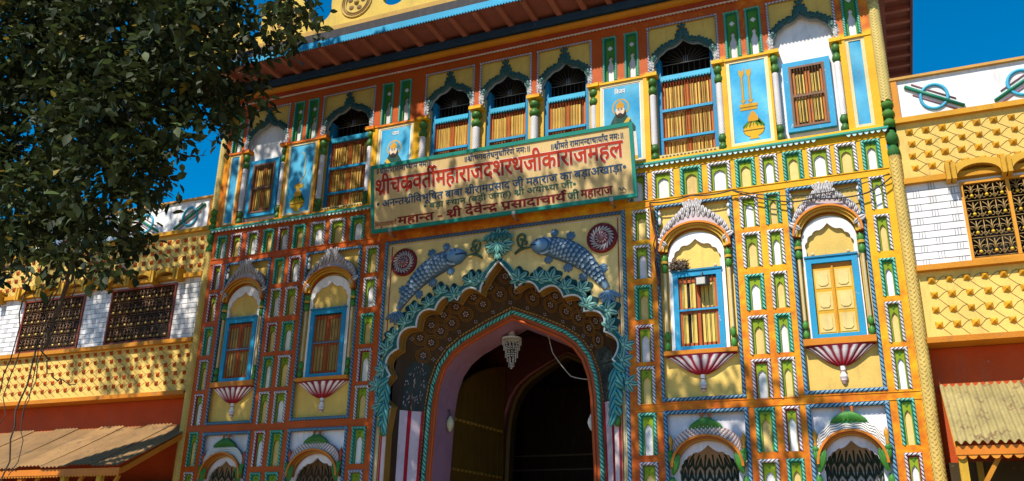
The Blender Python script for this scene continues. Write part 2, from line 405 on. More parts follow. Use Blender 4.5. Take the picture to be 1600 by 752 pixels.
def petals_arc(mb, pts_in, pts_out, wid, h, dark, light, y):
    n = len(pts_in)
    for i in range(n):
        a = Vector(pts_in[i]); b = Vector(pts_out[i]); d = b - a
        mb.leaf(tuple(a), math.atan2(d.y, d.x), d.length, wid, h, dark, light, y)


WLEAF = (.76, .74, .76); WDARK = (.035, .015, .02)


def hood(cx, parent_panel, zt, hw):
    # ribbed half dome of white leaves above the window
    d = MB(); zb = zt - .62
    el = lambda r, a: (cx + hw * r * math.cos(R(a)), zb + .40 * r * math.sin(R(a)) + 0)
    base = [(cx - hw, zb - .02)] + [(cx + hw * (1.0 * math.cos(R(a))), zb + .50 * abs(math.sin(R(a))) ** .9 * (1 if True else 1)) for a in range(174, 5, -8)] + [(cx + hw, zb - .02)]
    base = base[1:-1]; inn_ = arc(cx, 6.12, hw * .97, .43 * .95, 8, 172, 24); d.prism((base + inn_)[::-1], -.035, .05, (.50, .42, .45), (.3, .2, .22))
    for j, (n, r0_, r1_, W_) in enumerate(((19, .93, 1.03, .062), (15, .80, .90, .060), (9, .60, .66, .06))):
        k0 = 8 + 22 * j; ai = [180 - k0 - (180 - 2 * k0) * i / (n - 1) for i in range(n)]
        b_ = (.41, .475, .535)[j]; t_ = (.50, .55, .605)[j]
        petals_arc(d, [(cx + hw * r0_ * math.cos(R(a)), zb + b_ * math.sin(R(a)) - .02) for a in ai], [(cx + hw * r1_ * .96 * math.cos(R(90 + (a - 90) * .97)), zb + t_ * math.sin(R(a)) + .02) for a in ai], W_, .028, WDARK, WLEAF, -.04 - .012 * j)
    for i in range(7): d.leaf((cx - .105 + .035 * i, zb + .54), R(90 + (3 - i) * 7), .12, .045, .022, WDARK, WLEAF, -.068)
    for sx in (-.055, .055): bulbs(d, cx + sx, -.01, zb + .60, zb + .70, .022, 2, WLEAF, 8)
    for sx in (-1, 1):      # side finials and shoulder scrolls
        bulbs(d, cx + sx * (hw - .01), .02, zt - .30, zt - .13, .028, 1, WLEAF, 8)
        d.lathe([(.0, zt - .13), (.02, zt - .12), (.03, zt - .09), (.012, zt - .055), (.0, zt - .03)], cx + sx * (hw - .01), .02, 8, col=WLEAF)
        d.leaf((cx + sx * (hw - .12), zb - .02), R(90 - sx * 55), .20, .11, .06, WDARK, WLEAF, -.05)
        d.leaf((cx + sx * (hw - .02), zb - .12), R(90 + sx * 14), .16, .07, .05, WDARK, WLEAF, -.05)
    return d.build('hood', parent_panel, PAINT)


def lotus(cx, z1, hw, depth, parent):
    b = MB(); prof = [(hw * 1.0, z1), (hw * .93, z1 - .025), (hw * .76, z1 - .08), (hw * .58, z1 - .155), (hw * .36, z1 - .235), (hw * .17, z1 - .28), (.0, z1 - .29)]
    cols = [MAR, MAR, MAR, MAR, RED, RED, RED]
    b.lathe(prof, cx, .05, 22, sy=depth / hw, a0=180, a1=360, cols=cols)
    n = 10
    for i in range(n):      # petals lying on the bowl
        w = R(186 + 168 * i / (n - 1)); P = []
        for (r, z), k in zip(prof[1:6], (.75, 1, .92, .7, .3)):
            for j in (-1, -.4, .4, 1):
                a = w + j * k * .140; rr = r * (1.045 if abs(j) < 1 else 1.0)
                P.append((cx + rr * math.cos(a), .05 + rr * math.sin(a) * depth / hw - (.012 if abs(j) < 1 else 0), z))
        c = [MAR if j in (0, 3) else ((.76, .72, .76) if i2 < 2 else ((.62, .45, .5) if i2 < 3 else (.36, .03, .06))) for i2 in range(5) for j in range(4)]
        b.add(P, [(i2 * 4 + j, i2 * 4 + j + 1, (i2 + 1) * 4 + j + 1, (i2 + 1) * 4 + j) for i2 in range(4) for j in range(3)], c, True)
    lb = b.build('lotus_bracket', parent, PAINT)
    p = MB(); z = z1 - .285
    p.lathe([(.035, z), (.03, z - .05), (.045, z - .06), (.03, z - .075), (.032, z - .10), (.05, z - .13), (.052, z - .16), (.035, z - .19), (.04, z - .2), (.02, z - .235), (0, z - .25)], cx, .05, 12, sy=.9,
            cols=[WLEAF, WLEAF, MAR, WLEAF, WLEAF, WLEAF, (.5, .4, .43), WLEAF, MAR, WLEAF, MAR])
    p.build('pendant', parent, PAINT)


def window_bay(cx, shut, outer):
    x0, x1 = (cx - .592, cx + .592) if not outer else (cx - .52, cx + .52); z0, z1 = 3.878, 6.9
    HOLES.append((x0, x1, z0, z1)); hw = .535 if not outer else .475; k = hw / .535
    p = MB(); p.quad([(x0, .07, z0), (x1, .07, z0), (x1, .07, z1), (x0, .07, z1)], YEL); P = p.build('bay_panel', PAL)
    r = MB(); frame_rect(r, x0, x1, z0, z1, .052, .0, 'b'); r.build('rope_frame', P, GLOSS)
    hood(cx, P, 6.86, hw)
    a = MB(); zf = 6.12     # the projecting orange arch band with its stepped underside
    for (ro, ri, y0, y1, c) in ((1.0, .935, -.095, .06, (.60, .20, .012)), (.935, .86, -.065, .06, (.58, .31, .02)), (.86, .775, -.03, .06, (.60, .36, .03))):
        O = arc(cx, zf, hw * ro, .43 * ro, 180, 0, 26); I = arc(cx, zf, hw * ri, .43 * ri, 0, 180, 26)
        a.prism((O + I)[::-1], y0, y1, c, (.42, .10, .015))
    a.build('arch_band', P, GLOSS)
    s = MB(); W = hw * .775; inner = cusped(hw * .66, 4.6, 5.93, 6.30, 3, .22)
    outerp = [(cx - W, 4.6)] + arc(cx, 6.06, W, .345, 180, 0, 22) + [(cx + W, 4.6)]
    s.prism([(cx + x, z) for x, z in inner] + outerp[::-1], .02, .075, WHITE, (.55, .50, .42))
    # rosettes
    for sx in (-1, 1): s.lathe([(.028, 0), (.02, .01), (0, .014)], 0, 0, 8, col=(.7, .5, .3)); s.v[-24:] = [(cx + sx * hw * .5 + v[0], .068 - v[2], 5.87 + v[1]) for v in s.v[-24:]]
    s.build('scalloped_arch', P, PAINT)
    # window
    fwid = .36 if not outer else .345; zb, zt = 4.6 + (.03 if outer else 0), 5.79; t = .078
    fr = MB(); c = BLUE
    fr.box(cx - fwid, cx - fwid + t, -.005, .066, zb, zt, c); fr.box(cx + fwid - t, cx + fwid, -.005, .066, zb, zt, c)
    fr.box(cx - fwid + t, cx + fwid - t, -.003, .064, zt - t, zt, c); fr.box(cx - fwid + t, cx + fwid - t, -.003, .064, zb, zb + t * .8, c)
    fr.box(cx - fwid - .012, cx + fwid + .012, -.022, .066, zt + .002, zt + .028, (.02, .2, .36))
    WD = fr.build('window', PAL, PEEL)
    i0, i1, j0, j1 = cx - fwid + t, cx + fwid - t, zb + t * .8, zt - t
    if shut == 'panel':     # shut yellow panelled doors
        sh = MB(); sh.quad([(i0, .06, j0), (i1, .06, j0), (i1, .06, j1), (i0, .06, j1)], (.62, .22, .03))
        for q in (0, 1):
            a0 = i0 + .004 + q * ((i1 - i0) / 2); a1 = a0 + (i1 - i0) / 2 - .008; h3 = (j1 - .08 - j0) / 3
            sh.box(a0, a1, .042, .058, j0 + .01, j1 - .07, (.66, .36, .02))
            for n in range(3):
                b0 = j0 + .03 + n * h3; m = .028
                pts = [(a0 + m + .0, b0), (a1 - m, b0), (a1 - m, b0 + h3 - .05), (a0 + m, b0 + h3 - .05)]
                sh.prism(pts, .036, .05, (.72, .52, .17)); e = .035
                x0_, x1_, y0_, y1_ = a0 + m + e, a1 - m - e, b0 + e, b0 + h3 - .05 - e; cc = .03
                sh.prism([(x0_ + cc, y0_), (x1_ - cc, y0_), (x1_, y0_ + cc), (x1_, y1_ - cc), (x1_ - cc, y1_), (x0_ + cc, y1_), (x0_, y1_ - cc), (x0_, y0_ + cc)], .026, .04, (.74, .56, .22), (.45, .28, .05))
        sh.box(cx - .012, cx + .012, .02, .05, j0 + .01, j1 - .05, (.62, .27, .02))
        sh.build('shutter', WD, WOOD)
    else:
        sh = MB(); sh.quad([(i0, .068, j0), (i1, .068, j0), (i1, .068, j1), (i0, .068, j1)], DARK)
        for q in (0, 1):
            a0 = i0 + q * ((i1 - i0) / 2); a1 = a0 + (i1 - i0) / 2
            for (u0, u1, v0, v1) in ((a0, a0 + .04, j0, j1 - .02), (a1 - .04, a1, j0, j1 - .02), (a0 + .04, a1 - .04, (j0 + j1) / 2 - .04, (j0 + j1) / 2 + .05), (a0 + .04, a1 - .04, j0, j0 + .05), (a0 + .04, a1 - .04, j1 - .09, j1 - .02)):
                sh.box(u0, u1, .034, .052, v0, v1, (.44, .09, .015))
            nsl = 5
            for (v0, v1) in ((j0 + .05, (j0 + j1) / 2 - .04), ((j0 + j1) / 2 + .05, j1 - .09)):
                for n in range(nsl):
                    s0 = a0 + .042 + (a1 - a0 - .084) * n / nsl; s1 = s0 + (a1 - a0 - .084) / nsl * (.97 if shut == 'slat' else .985)
                    if shut == 'slat' and n == 2 and q == 0: continue
                    sh.box(s0, s1, .046 + .004 * (n % 2), .056, v0, v1, (.74, .53, .12) if shut == 'slat' else (.42, .26, .07))
        sh.build('shutter', WD, WOOD)
        br = MB(); br.box(i0, i1, .004, .02, (j0 + j1) / 2 + .0, (j0 + j1) / 2 + .028, BLUE if shut == 'slat' else (.10, .16, .22))
        nb = 9
        for n in range(1, nb):
            x = i0 + (i1 - i0) * n / nb; br.tube([(x, .012, j0), (x, .012, j1)], .0055, (.06, .04, .03), 5)
        br.build('window_bar', WD, IRON)
    # sill, bracket, side colonnettes
    sl_ = MB(); sl_.box(cx - hw * .98, cx + hw * .98, -.065, .068, 4.535, 4.595 + (.03 if outer else 0), (.58, .20, .012)); S = sl_.build('window_sill', PAL, GLOSS)
    lotus(cx, 4.533, hw * .95, .13, S)
    for sx in (-1, 1):
        xx = cx + sx * hw * .885; q = MB(); q.lathe([(.022, 4.9), (.02, 5.3), (.024, 5.8)], xx, .01, 10, col=(.58, .46, .24)); C = q.build('colonnette', PAL, PAINT)
        q = MB(); bulbs(q, xx, .01, 4.6 + (.03 if outer else 0), 4.90, .042, 2); q.build('base', C, GLOSS)
        q = MB(); bulbs(q, xx, .01, 5.79, 6.10, .048, 2); q.lathe([(.05, 5.94), (.052, 5.96), (.05, 5.98)], xx, .01, 10, col=GOLD); q.build('capital', C, GLOSS)


window_bay(3.209, 'slat', False); window_bay(-3.209, 'red', False); window_bay(5.086, 'panel', True); window_bay(-5.086, 'red', True)


# ---- lower alcoves -------------------------------------------------
def alcove(cx, outer, pattern):
    x0, x1 = (cx - .592, cx + .592) if not outer else (cx - .52, cx + .52); z0, z1 = 1.0, 3.752; hw = .50 if not outer else .44
    HOLES.append((x0, x1, z0, z1))
    p = MB(); P0 = cusped(hw * .80, z0, 2.88, 3.27, 5, .20); OX = [(cx + x, z) for x, z in P0]
    p.prism([(x0, z0)] + OX + [(x1, z0), (x1, z1), (x0, z1)], .07, .11, (.72, .70, .76), (.6, .58, .6)); P = p.build('alcove_panel', PAL)
    r = MB(); frame_rect(r, x0, x1, z0, z1, .058, 0, 'b', .062, False); r.build('rope_frame', P, GLOSS)
    # the niche behind: a shallow shell with painted leaves
    s = MB(); N = 18; prof = [(hw * .84 * math.cos(R(180 - 180 * i / N)), hw * .9 * math.sin(R(180 * i / N))) for i in range(N + 1)]
    vs = [(cx + x, .11 + yy * .8, z) for z in (z0, 2.9) for x, yy in prof]
    s.add(vs, [(i, i + 1, N + 2 + i, N + 1 + i) for i in range(N)], (.44, .42, .42) if pattern else (.17, .14, .11), True)
    top = []; K = 6
    for j in range(K + 1):
        zz = 2.9 + .42 * math.sin(R(90 * j / K)); sc_ = math.cos(R(90 * j / K))
        top += [(cx + x * sc_, .11 + yy * .8 * sc_, zz) for x, yy in prof]
    s.add(top, [(j * (N + 1) + i, j * (N + 1) + i + 1, (j + 1) * (N + 1) + i + 1, (j + 1) * (N + 1) + i) for j in range(K) for i in range(N)], (.36, .27, .20) if pattern else (.18, .13, .09), True)
    def on(th, z):      # a point on the shell
        if z <= 2.9: sc_ = 1
        else: sc_ = math.sqrt(max(.0, 1 - ((z - 2.9) / .42) ** 2))
        return (cx + hw * .83 * math.cos(R(180 - th)) * sc_, .105 + hw * .88 * math.sin(R(th)) * .8 * sc_, z)
    for i in range(9):
        th = 16 + 148 * i / 8
        s.tube([on(90 + (th - 90) * (1 if z < 3.1 else .9), z) for z in (2.3, 2.5, 2.7, 2.9, 3.05, 3.17)], .011, (.03, .045, .035), 4)
        for z in (2.45, 2.62, 2.79, 2.95):
            for sg in (-1, 1):
                lf = [on(th, z)] + [on(th + sg * 7, z + .08), on(th + sg * 9, z + .18), on(th + sg * 2, z + .1)]
                s.tube(lf[:3], [.006, .018, .004], (.03, .06, .045) if pattern else (.09, .05, .035), 4)
    s.build('painted_shell', P, PAINT)
    a = MB()
    for (ro, ri, y0, y1, c) in ((1.0, .93, -.09, .06, (.55, .17, .012)), (.93, .87, -.045, .06, (.40, .12, .012)), (.87, .83, -.01, .06, (.5, .26, .02))):
        O = arc(cx, 2.96, hw * ro, .44 * ro, 180, 0, 26); I = arc(cx, 2.96, hw * ri, .44 * ri, 0, 180, 26); a.prism((O + I)[::-1], y0, y1, c, (.36, .10, .012))
    a.build('arch_band', P, GLOSS)
    # white tiled dome with a green cap
    d = MB(); zb = 3.16; ang = list(range(172, 7, -8))
    O = [(cx + hw * .98 * math.cos(R(q)), zb + .37 * math.sin(R(q)) ** .85) for q in ang]
    d.prism((O + arc(cx, 2.96, hw * .96, .44 * .95, 14, 166, 24))[::-1], -.02, .06, (.34, .17, .13) if not outer else (.22, .20, .18))
    zi = lambda x: 2.96 + .425 * math.sqrt(max(0, 1 - ((x - cx) / (hw * .965)) ** 2)); zo = lambda x: zb + .37 * math.sqrt(max(0, 1 - ((x - cx) / (hw * .98)) ** 2)) ** .85
    rows, ncol = 5, 26
    X_ = lambda i: cx + hw * .95 * math.sin(math.pi * (i / ncol - .5)) * 1.0
    for j in range(rows):
        for i in range(ncol):
            xa, xb = X_(i), X_(i + 1); at_ = lambda x, t: zi(x) + (zo(x) - zi(x)) * t
            if outer:       # herringbone courses
                zg = .5 / rows; a0 = j / rows + (zg if (i // 2) % 2 == 0 else 0) + (0 if i % 2 == 0 else (zg if (i // 2) % 2 else -zg)) * 0
                ta, tb = (j / rows, j / rows + zg * 1.6) if (i // 2) % 2 else (j / rows + zg * 1.6, j / rows); ta, tb = (ta + (tb - ta) * (i % 2) / 2, ta + (tb - ta) * (i % 2 + 1) / 2); w_ = .62 / rows
                d.add([(xa, -.026, at_(xa, ta)), (xb, -.026, at_(xb, tb)), (xb, -.026, min(zo(xb), at_(xb, tb + w_))), (xa, -.026, min(zo(xa), at_(xa, ta + w_)))], [(0, 1, 2, 3)], (.76, .73, .68))
            else:           # overlapping scales
                o_ = .5 if j % 2 else 0; xa, xb = X_(min(ncol, i + o_)), X_(min(ncol, i + 1 + o_)); xm = (xa + xb) / 2; m_ = (xb - xa) * .10
                if xb - xa < .004: continue
                t0, t1, t2 = j / rows - .10, (j + .55) / rows, (j + 1.2) / rows; t0 = max(t0, .0); t2 = min(t2, 1)
                d.add([(xa + m_, -.024, at_(xm, t1)), (xm, -.026, at_(xm, t0)), (xb - m_, -.024, at_(xm, t1)), (xm, -.026, at_(xm, t2)), (xm, -.038, at_(xm, t1))], [(0, 1, 4), (1, 2, 4), (2, 3, 4), (3, 0, 4)], [(.66, .55, .54), (.74, .70, .70), (.66, .55, .54), (.60, .36, .32), (.78, .75, .76)])
    D = d.build('dome', P, PAINT)
    c = MB(); zc = 3.50
    for i in range(9):
        q = 160 - 140 * i / 8; c.leaf((cx + .02 * math.cos(R(q)), zc + .12), math.atan2(-.13, .24 * math.cos(R(q)) + 1e-4), math.hypot(.13, .22 * math.cos(R(q))), .062, .03, DGRN, MGRN, -.035)
    c.prism([(cx - .24, zc - .02), (cx + .24, zc - .02), (cx + .16, zc + .07), (cx + .05, zc + .135), (cx - .05, zc + .135), (cx - .16, zc + .07)], -.03, .05, (.03, .17, .05))
    c.build('dome_cap', P, GLOSS)
    f = MB()
    for sx in (-.055, .055): f.lathe([(.03, zc + .12), (.016, zc + .15), (.028, zc + .19), (.012, zc + .21), (.02, zc + .24)], cx + sx, 0, 8, col=(.42, .10, .02))
    f.build('top_finial', P, GLOSS)
    for sx in (-1, 1):
        xx = cx + sx * (hw - .0); f = MB()
        f.lathe([(.03, 3.17), (.02, 3.2), (.03, 3.22), (.015, 3.25), (.036, 3.31), (.03, 3.36), (.01, 3.40), (0, 3.43)], xx, .0, 10, col=(.52, .24, .02) if cx > 0 else (.42, .06, .02)); f.build('side_finial', P, GLOSS)
        q = MB()
        for i in range(4): q.leaf((xx - sx * (.02 + .01 * i), 2.86 + .03 * i), R(90 + sx * (18 - 12 * i)), .30 - .03 * i, .10, .05, DGRN, MGRN, -.03 - .006 * i, .1)
        q.leaf((xx - sx * .04, 3.13), R(90 - sx * 60), .10, .08, .05, DGRN, MGRN, -.05)
        q.build('acanthus', P, GLOSS)
        q = MB(); bulbs(q, xx + sx * .0, .02, 2.50, 2.84, .05, 2); q.lathe([(.026, 1.2), (.028, 2.5)], xx, .02, 10, col=(.55, .45, .26)); q.build('colonnette', P, GLOSS)


alcove(3.22, False, True); alcove(5.086, True, True); alcove(-3.209, False, False); alcove(-5.086, True, True)

# ---- upper storey ----------------------------------------------------
ZL = 7.655
LDARK, LLIGHT = (.006, .03, .03), (.04, .13, .125)


def upper_bay(cx, hf, hop, kind):
    z0, zt = ZL, 10.11; x0, x1 = cx - hf, cx + hf
    HOLES.append((x0, x1, z0, zt))
    ap = [(cx + x, z) for x, z in cusped(hop, 9.22, 9.34, 9.80, 3, .14)]
    p = MB(); p.prism([(x0, 9.22)] + ap + [(x1, 9.22), (x1, zt), (x0, zt)], .03, .10, (.62, .42, .10), (.30, .33, .35))
    for sx in (-1, 1):      # piers beside the opening
        a, b = sorted((cx + sx * hop, cx + sx * hf)); p.box(a, b, .10, .16 if kind == 'plain' else .30, z0, 9.4, (.56, .34, .06) if kind != 'plain' else WHITE)
    P = p.build('bay_arch', PAL)
    r = MB(); bead, base, dk = ROPES['p']
    r.rope([(x0 + .018, 9.22), (x0 + .018, zt)], .036, .055, .0, bead, base, dark=dk); r.rope([(x1 - .018, zt), (x1 - .018, 9.22)], .036, .055, 0, bead, base, dark=dk); r.rope([(x0, zt - .018), (x1, zt - .018)], .036, .055, -.002, bead, base, dark=dk)
    r.build('rope_frame', P, GLOSS)
    lv = MB()       # leaf band along the arch
    lv.tube([(x, .02, z) for x, z in ap[1:-1]], .016, (.06, .10, .105), 6)
    n = len(ap) - 2; acc = 0
    for i in range(1, n):
        a = Vector(ap[i]); b = Vector(ap[i + 1]); d = b - a; acc += d.length
        if acc < .075: continue
        acc = 0; nrm = Vector((-d.y, d.x)).normalized(); low = a.y < 9.42
        dk_, lt_ = ((.05, .06, .06), (.62, .62, .62)) if low else (LDARK, LLIGHT)
        an = math.atan2(nrm.y, nrm.x)
        for da in (-45, 0, 45): lv.leaf((a.x + nrm.x * .01, a.y + nrm.y * .01), an + R(da), .115, .068, .05, dk_, lt_, .018)
    for i, (an, L) in enumerate(((90, .22), (60, .16), (120, .16), (25, .13), (155, .13), (-20, .09), (200, .09))):
        lv.leaf((cx, 9.83), R(an), L, .08, .05, LDARK, LLIGHT, .01)
    for an in (45, 90, 135): lv.leaf((cx, 9.97), R(an), .10, .05, .04, LDARK, LLIGHT, -.01)
    for sx in (-1, 1):
        for i, z in enumerate((9.25, 9.31, 9.37, 9.43)):
            for da in (-40, 30): lv.leaf((cx + sx * (hop + .03), z), R(90 - sx * 35 + da), .085, .045, .035, (.05, .06, .06), (.64, .64, .64), .015)
    lv.build('leaf_band', P, GLOSS)
    if kind == 'plain':     # whitewashed bay with a small window
        q = MB(); wx = .345; wz0, wz1 = 7.81, 8.99
        q.add([(cx - hop - .02, .12, z0), (cx + hop + .02, .12, z0), (cx + hop + .02, .12, 9.9), (cx - hop - .02, .12, 9.9)], [(0, 1, 2, 3)], WHITE); q.build('white_infill', P)
        f = MB(); t = .085
        for (a, b, c, d) in ((-wx, -wx + t, wz0, wz1), (wx - t, wx, wz0, wz1)): f.box(cx + a, cx + b, .04, .118, c, d, BLUE)
        f.box(cx - wx + t, cx + wx - t, .042, .116, wz1 - t, wz1, BLUE); f.box(cx - wx + t, cx + wx - t, .042, .116, wz0, wz0 + t * .8, BLUE)
        W = f.build('window', PAL, PEEL)
        f = MB(); i0, i1, j0, j1 = cx - wx + t, cx + wx - t, wz0 + t * .8, wz1 - t; bw = .035; BR = (.17, .085, .05)
        f.box(i0, i0 + bw, .03, .10, j0, j1, BR); f.box(i1 - bw, i1, .03, .10, j0, j1, BR); f.box(i0 + bw, i1 - bw, .032, .098, j1 - bw, j1, BR); f.box(i0 + bw, i1 - bw, .032, .098, j0, j0 + bw, BR)
        f.box(i0 + bw, i1 - bw, .034, .07, (j0 + j1) / 2 - .015, (j0 + j1) / 2 + .02, BR); f.build('casement', W, WOOD)
        slats(W, i0 + bw, i1 - bw, j0 + bw, j1 - bw, .055, 10, (.10, .06, .03), gap=[(j0 + j1) / 2])
        return
    # open bay: dark room, blue window with red bars and yellow slats
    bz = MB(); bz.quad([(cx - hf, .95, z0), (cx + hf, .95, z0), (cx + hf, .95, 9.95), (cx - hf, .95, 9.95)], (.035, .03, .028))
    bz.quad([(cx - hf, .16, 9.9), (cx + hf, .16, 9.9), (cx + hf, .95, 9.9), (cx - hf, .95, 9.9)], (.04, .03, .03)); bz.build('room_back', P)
    f = MB(); t = .07; y0, y1 = .14, .24
    f.box(cx - hop, cx - hop + t, y0, .30, z0 + .1, 9.56, (.012, .20, .40)); f.box(cx + hop - t, cx + hop, y0, .30, z0 + .1, 9.56, (.012, .20, .40))
    f.box(cx - hop + t, cx + hop - t, .115, y1, 9.13, 9.21, (.03, .38, .62))
    n = int(2 * hop / .055)
    for i in range(n):      # little scalloped valance on the lintel
        a = cx - hop + t + (2 * hop - 2 * t) * i / n; b = a + (2 * hop - 2 * t) / n; f.prism([(a, 9.132), ((a + b) / 2, 9.105), (b, 9.132)], .118, .135, (.03, .38, .62))
    f.box(cx - hop + t, cx + hop - t, .12, .16, 8.555, 8.60, BLUE); f.box(cx - hop + t, cx + hop - t, .12, .16, 8.05, 8.09, BLUE)
    f.box(cx - hop + t, cx + hop - t, .13, y1, z0 + .10, z0 + .13, BLUE)
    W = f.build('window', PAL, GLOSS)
    slats(W, cx - hop + t, cx + hop - t, z0 + .13, 9.13, .17, 17 if hop > .42 else 13, (.34, .05, .015), gap=[8.07, 8.577])
    gr = MB()       # transom grille with a fan of rods
    for i in range(1, 9):
        x = cx - hop + t + (2 * hop - 2 * t) * i / 9; gr.tube([(x, .22, 9.21), (x, .22, 9.46)], .005, (.10, .085, .07), 4)
    gr.tube([(cx - hop + t, .215, 9.46), (cx + hop - t, .215, 9.46)], .008, (.28, .24, .20), 4)
    for i in range(11):
        a = R(15 + 15 * i); gr.tube([(cx + .05 * math.cos(a), .22, 9.47 + .03 * math.sin(a)), (cx + (hop - .05) * math.cos(a), .22, 9.47 + .30 * math.sin(a))], .004, (.14, .12, .09), 4)
    for i in (-1, 0, 1): gr.tube([(cx + i * .03, .21, 9.46), (cx + i * .03, .21, 9.58)], .007, (.24, .24, .27), 4)
    gr.build('transom_grille', W, IRON)
    if kind == 'wide':
        lt = MB(); lt.box(cx - hop - .02, cx + hop + .02, .05, .14, z0 + .0, z0 + .11, (.70, .55, .22))
        k = 15
        for row in range(2):
            for i in range(k):
                xx = cx - hop + .04 + (2 * hop - .08) * (i + (.5 if row else .0)) / k; zz = z0 + .032 + row * .042; s_ = .021
                if xx > cx + hop - .03: continue
                lt.prism([(xx - s_, zz), (xx, zz - s_ * .9), (xx + s_, zz), (xx, zz + s_ * .9)], .047, .052, (.16, .06, .03))
        lt.build('lattice_sill', W)


def slats(W, x0, x1, z0, z1, y, n, barcol, gap=()):
    s = MB(); s.quad([(x0, y + .045, z0), (x1, y + .045, z0), (x1, y + .045, z1), (x0, y + .045, z1)], (.22, .08, .02))
    m = (x0 + x1) / 2; bands = [z0] + list(gap) + [z1]
    for k in range(len(bands) - 1):
        a, b = bands[k] + .02, bands[k + 1] - (.02 if k < len(bands) - 2 else .09)
        for q in (0, 1):
            u0 = x0 + .05 if q == 0 else m + .045; u1 = m - .045 if q == 0 else x1 - .05; N = 5
            for i in range(N):
                w = (u1 - u0) / N; c = random.uniform(.72, 1.10)
                if random.random() < .04: continue
                s.box(u0 + w * i + w * .08, u0 + w * (i + .84), y + .02, y + .035, a + .03, b - random.uniform(0, .02), (.74 * c, .50 * c, .09 * c))
    for (a, b) in ((x0, x0 + .045), (m - .04, m - .002), (m + .002, m + .04), (x1 - .045, x1)): s.box(a, b, y + .016, y + .04, z0, z1 - .06, (.54, .15, .015))
    s.build('slatted_shutter', W, WOOD)
    b = MB()
    for i in range(n + 1):
        x = x0 + .006 + (x1 - x0 - .012) * i / n; pr = []
        for k in range(len(bands) - 1):
            h = bands[k + 1] - bands[k]
            for t, r in ((0, .008), (.08, .010), (.14, .0045), (.5, .006), (.86, .0045), (.92, .010), (1, .008)): pr.append((r, bands[k] + h * t))
        b.lathe(pr, x, y - .012, 5, col=barcol)
    b.build('window_bar', W, WOOD)


upper_bay(3.182, .585, .475, 'wide'); upper_bay(-3.182, .585, .475, 'wide')
upper_bay(5.03, .505, .43, 'plain'); upper_bay(-5.03, .505, .43, 'plain')
for cx in (-1.045, .05, 1.145): upper_bay(cx, .50, .405, 'narrow')


def column(cx, r):
    y = .035; q = MB(); q.lathe([(r * .95, 7.95), (r * 1.02, 8.3), (r, 8.84)], cx, y, 14, col=(.72, .70, .72))
    n = 26
    for i in range(n):      # feather relief on the shaft
        for k in range(6):
            a = R(185 + 34 * k + (17 if i % 2 else 0)); z = 7.97 + .86 * i / n
            b = R(185 + 34 * k + (17 if i % 2 else 0) + 12)
            q.add([(cx + r * math.cos(a - .14), y + r * math.sin(a - .14), z), (cx + r * 1.16 * math.cos(a), y + r * 1.16 * math.sin(a), z + .012), (cx + r * math.cos(a + .14), y + r * math.sin(a + .14), z), (cx + r * math.cos(a), y + r * math.sin(a), z + .045)],
                  [(0, 1, 3), (1, 2, 3)], [(.3, .28, .28), WHITE, (.3, .28, .28), WHITE], True)
    C = q.build('column', PAL, PAINT)
    q = MB(); bulbs(q, cx, y, 7.66, 7.96, r * 1.45, 2, (.045, .13, .025)); q.build('base', C, GLOSS)
    q = MB(); bulbs(q, cx, y, 8.83, 9.17, r * 1.55, 2, (.055, .15, .025)); q.build('capital', C, GLOSS)
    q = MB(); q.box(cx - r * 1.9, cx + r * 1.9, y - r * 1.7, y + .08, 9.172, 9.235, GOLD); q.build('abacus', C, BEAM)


for cx, r in ((-5.482, .045), (-4.575, .045), (-3.69, .048), (-2.655, .048), (-1.56, .052), (-.4975, .062), (.5975, .062), (1.66, .052), (2.655, .048), (3.72, .048), (4.575, .045), (5.482, .045)): column(cx, r)


# painted panels
def poly(mb, pts, y, col): mb.prism(pts, y, y + .004, col)


def ell(cx, cz, rx, rz, n=20, a0=0, a1=360): return [(cx + rx * math.cos(R(a0 + (a1 - a0) * i / n)), cz + rz * math.sin(R(a0 + (a1 - a0) * i / n))) for i in range(n)]


def sky_paint(mb, x0, x1, z0, z1, y):
    nx, nz = 14, 40; V = []; C = []
    for j in range(nz + 1):
        for i in range(nx + 1):
            x = x0 + (x1 - x0) * i / nx; z = z0 + (z1 - z0) * j / nz; V.append((x, y, z))
            s = math.sin(x * 9 + math.sin(z * 5.1 + x * 3) * 1.7) * .5 + math.sin(z * 8.3 + x * 6.1) * .5; s = max(0, min(1, .5 + .5 * s + random.uniform(-.12, .12)))
            C.append((.02 + .10 * s, .30 + .16 * s, .58 + .10 * s))
    mb.add(V, [(j * (nx + 1) + i, j * (nx + 1) + i + 1, (j + 1) * (nx + 1) + i + 1, (j + 1) * (nx + 1) + i) for j in range(nz) for i in range(nx)], C)


def pot(mb, cx, z, s, y):
    PY = (.66, .38, .02); PD = (.20, .10, .01)
    poly(mb, ell(cx, z, .155 * s, .125 * s), y - .002, PD); poly(mb, ell(cx, z, .147 * s, .117 * s), y - .005, PY)
    poly(mb, [(cx - .07 * s, z - .15 * s), (cx + .07 * s, z - .15 * s), (cx + .05 * s, z - .10 * s), (cx - .05 * s, z - .10 * s)], y - .007, PY)
    poly(mb, [(cx - .15 * s, z - .015 * s), (cx + .15 * s, z - .015 * s), (cx + .145 * s, z + .0), (cx - .145 * s, z)], y - .008, PD)
    for i in range(7):
        a = R(20 + 140 * i / 6); b = math.cos(a) * .15 * s; poly(mb, [(cx + b * .3 - .012, z + .14 * s), (cx + b, z + .03 * s), (cx + b * 1.1, z + .06 * s), (cx + b * .5 + .02, z + .16 * s)], y - .010, (.10, .25, .02) if i % 2 else (.05, .16, .02))
    poly(mb, [(cx - .07 * s, z + .13 * s), (cx + .07 * s, z + .13 * s), (cx + .075 * s, z + .19 * s), (cx + .03 * s, z + .27 * s), (cx, z + .30 * s), (cx - .03 * s, z + .27 * s), (cx - .075 * s, z + .19 * s)], y - .012, (.62, .30, .02))


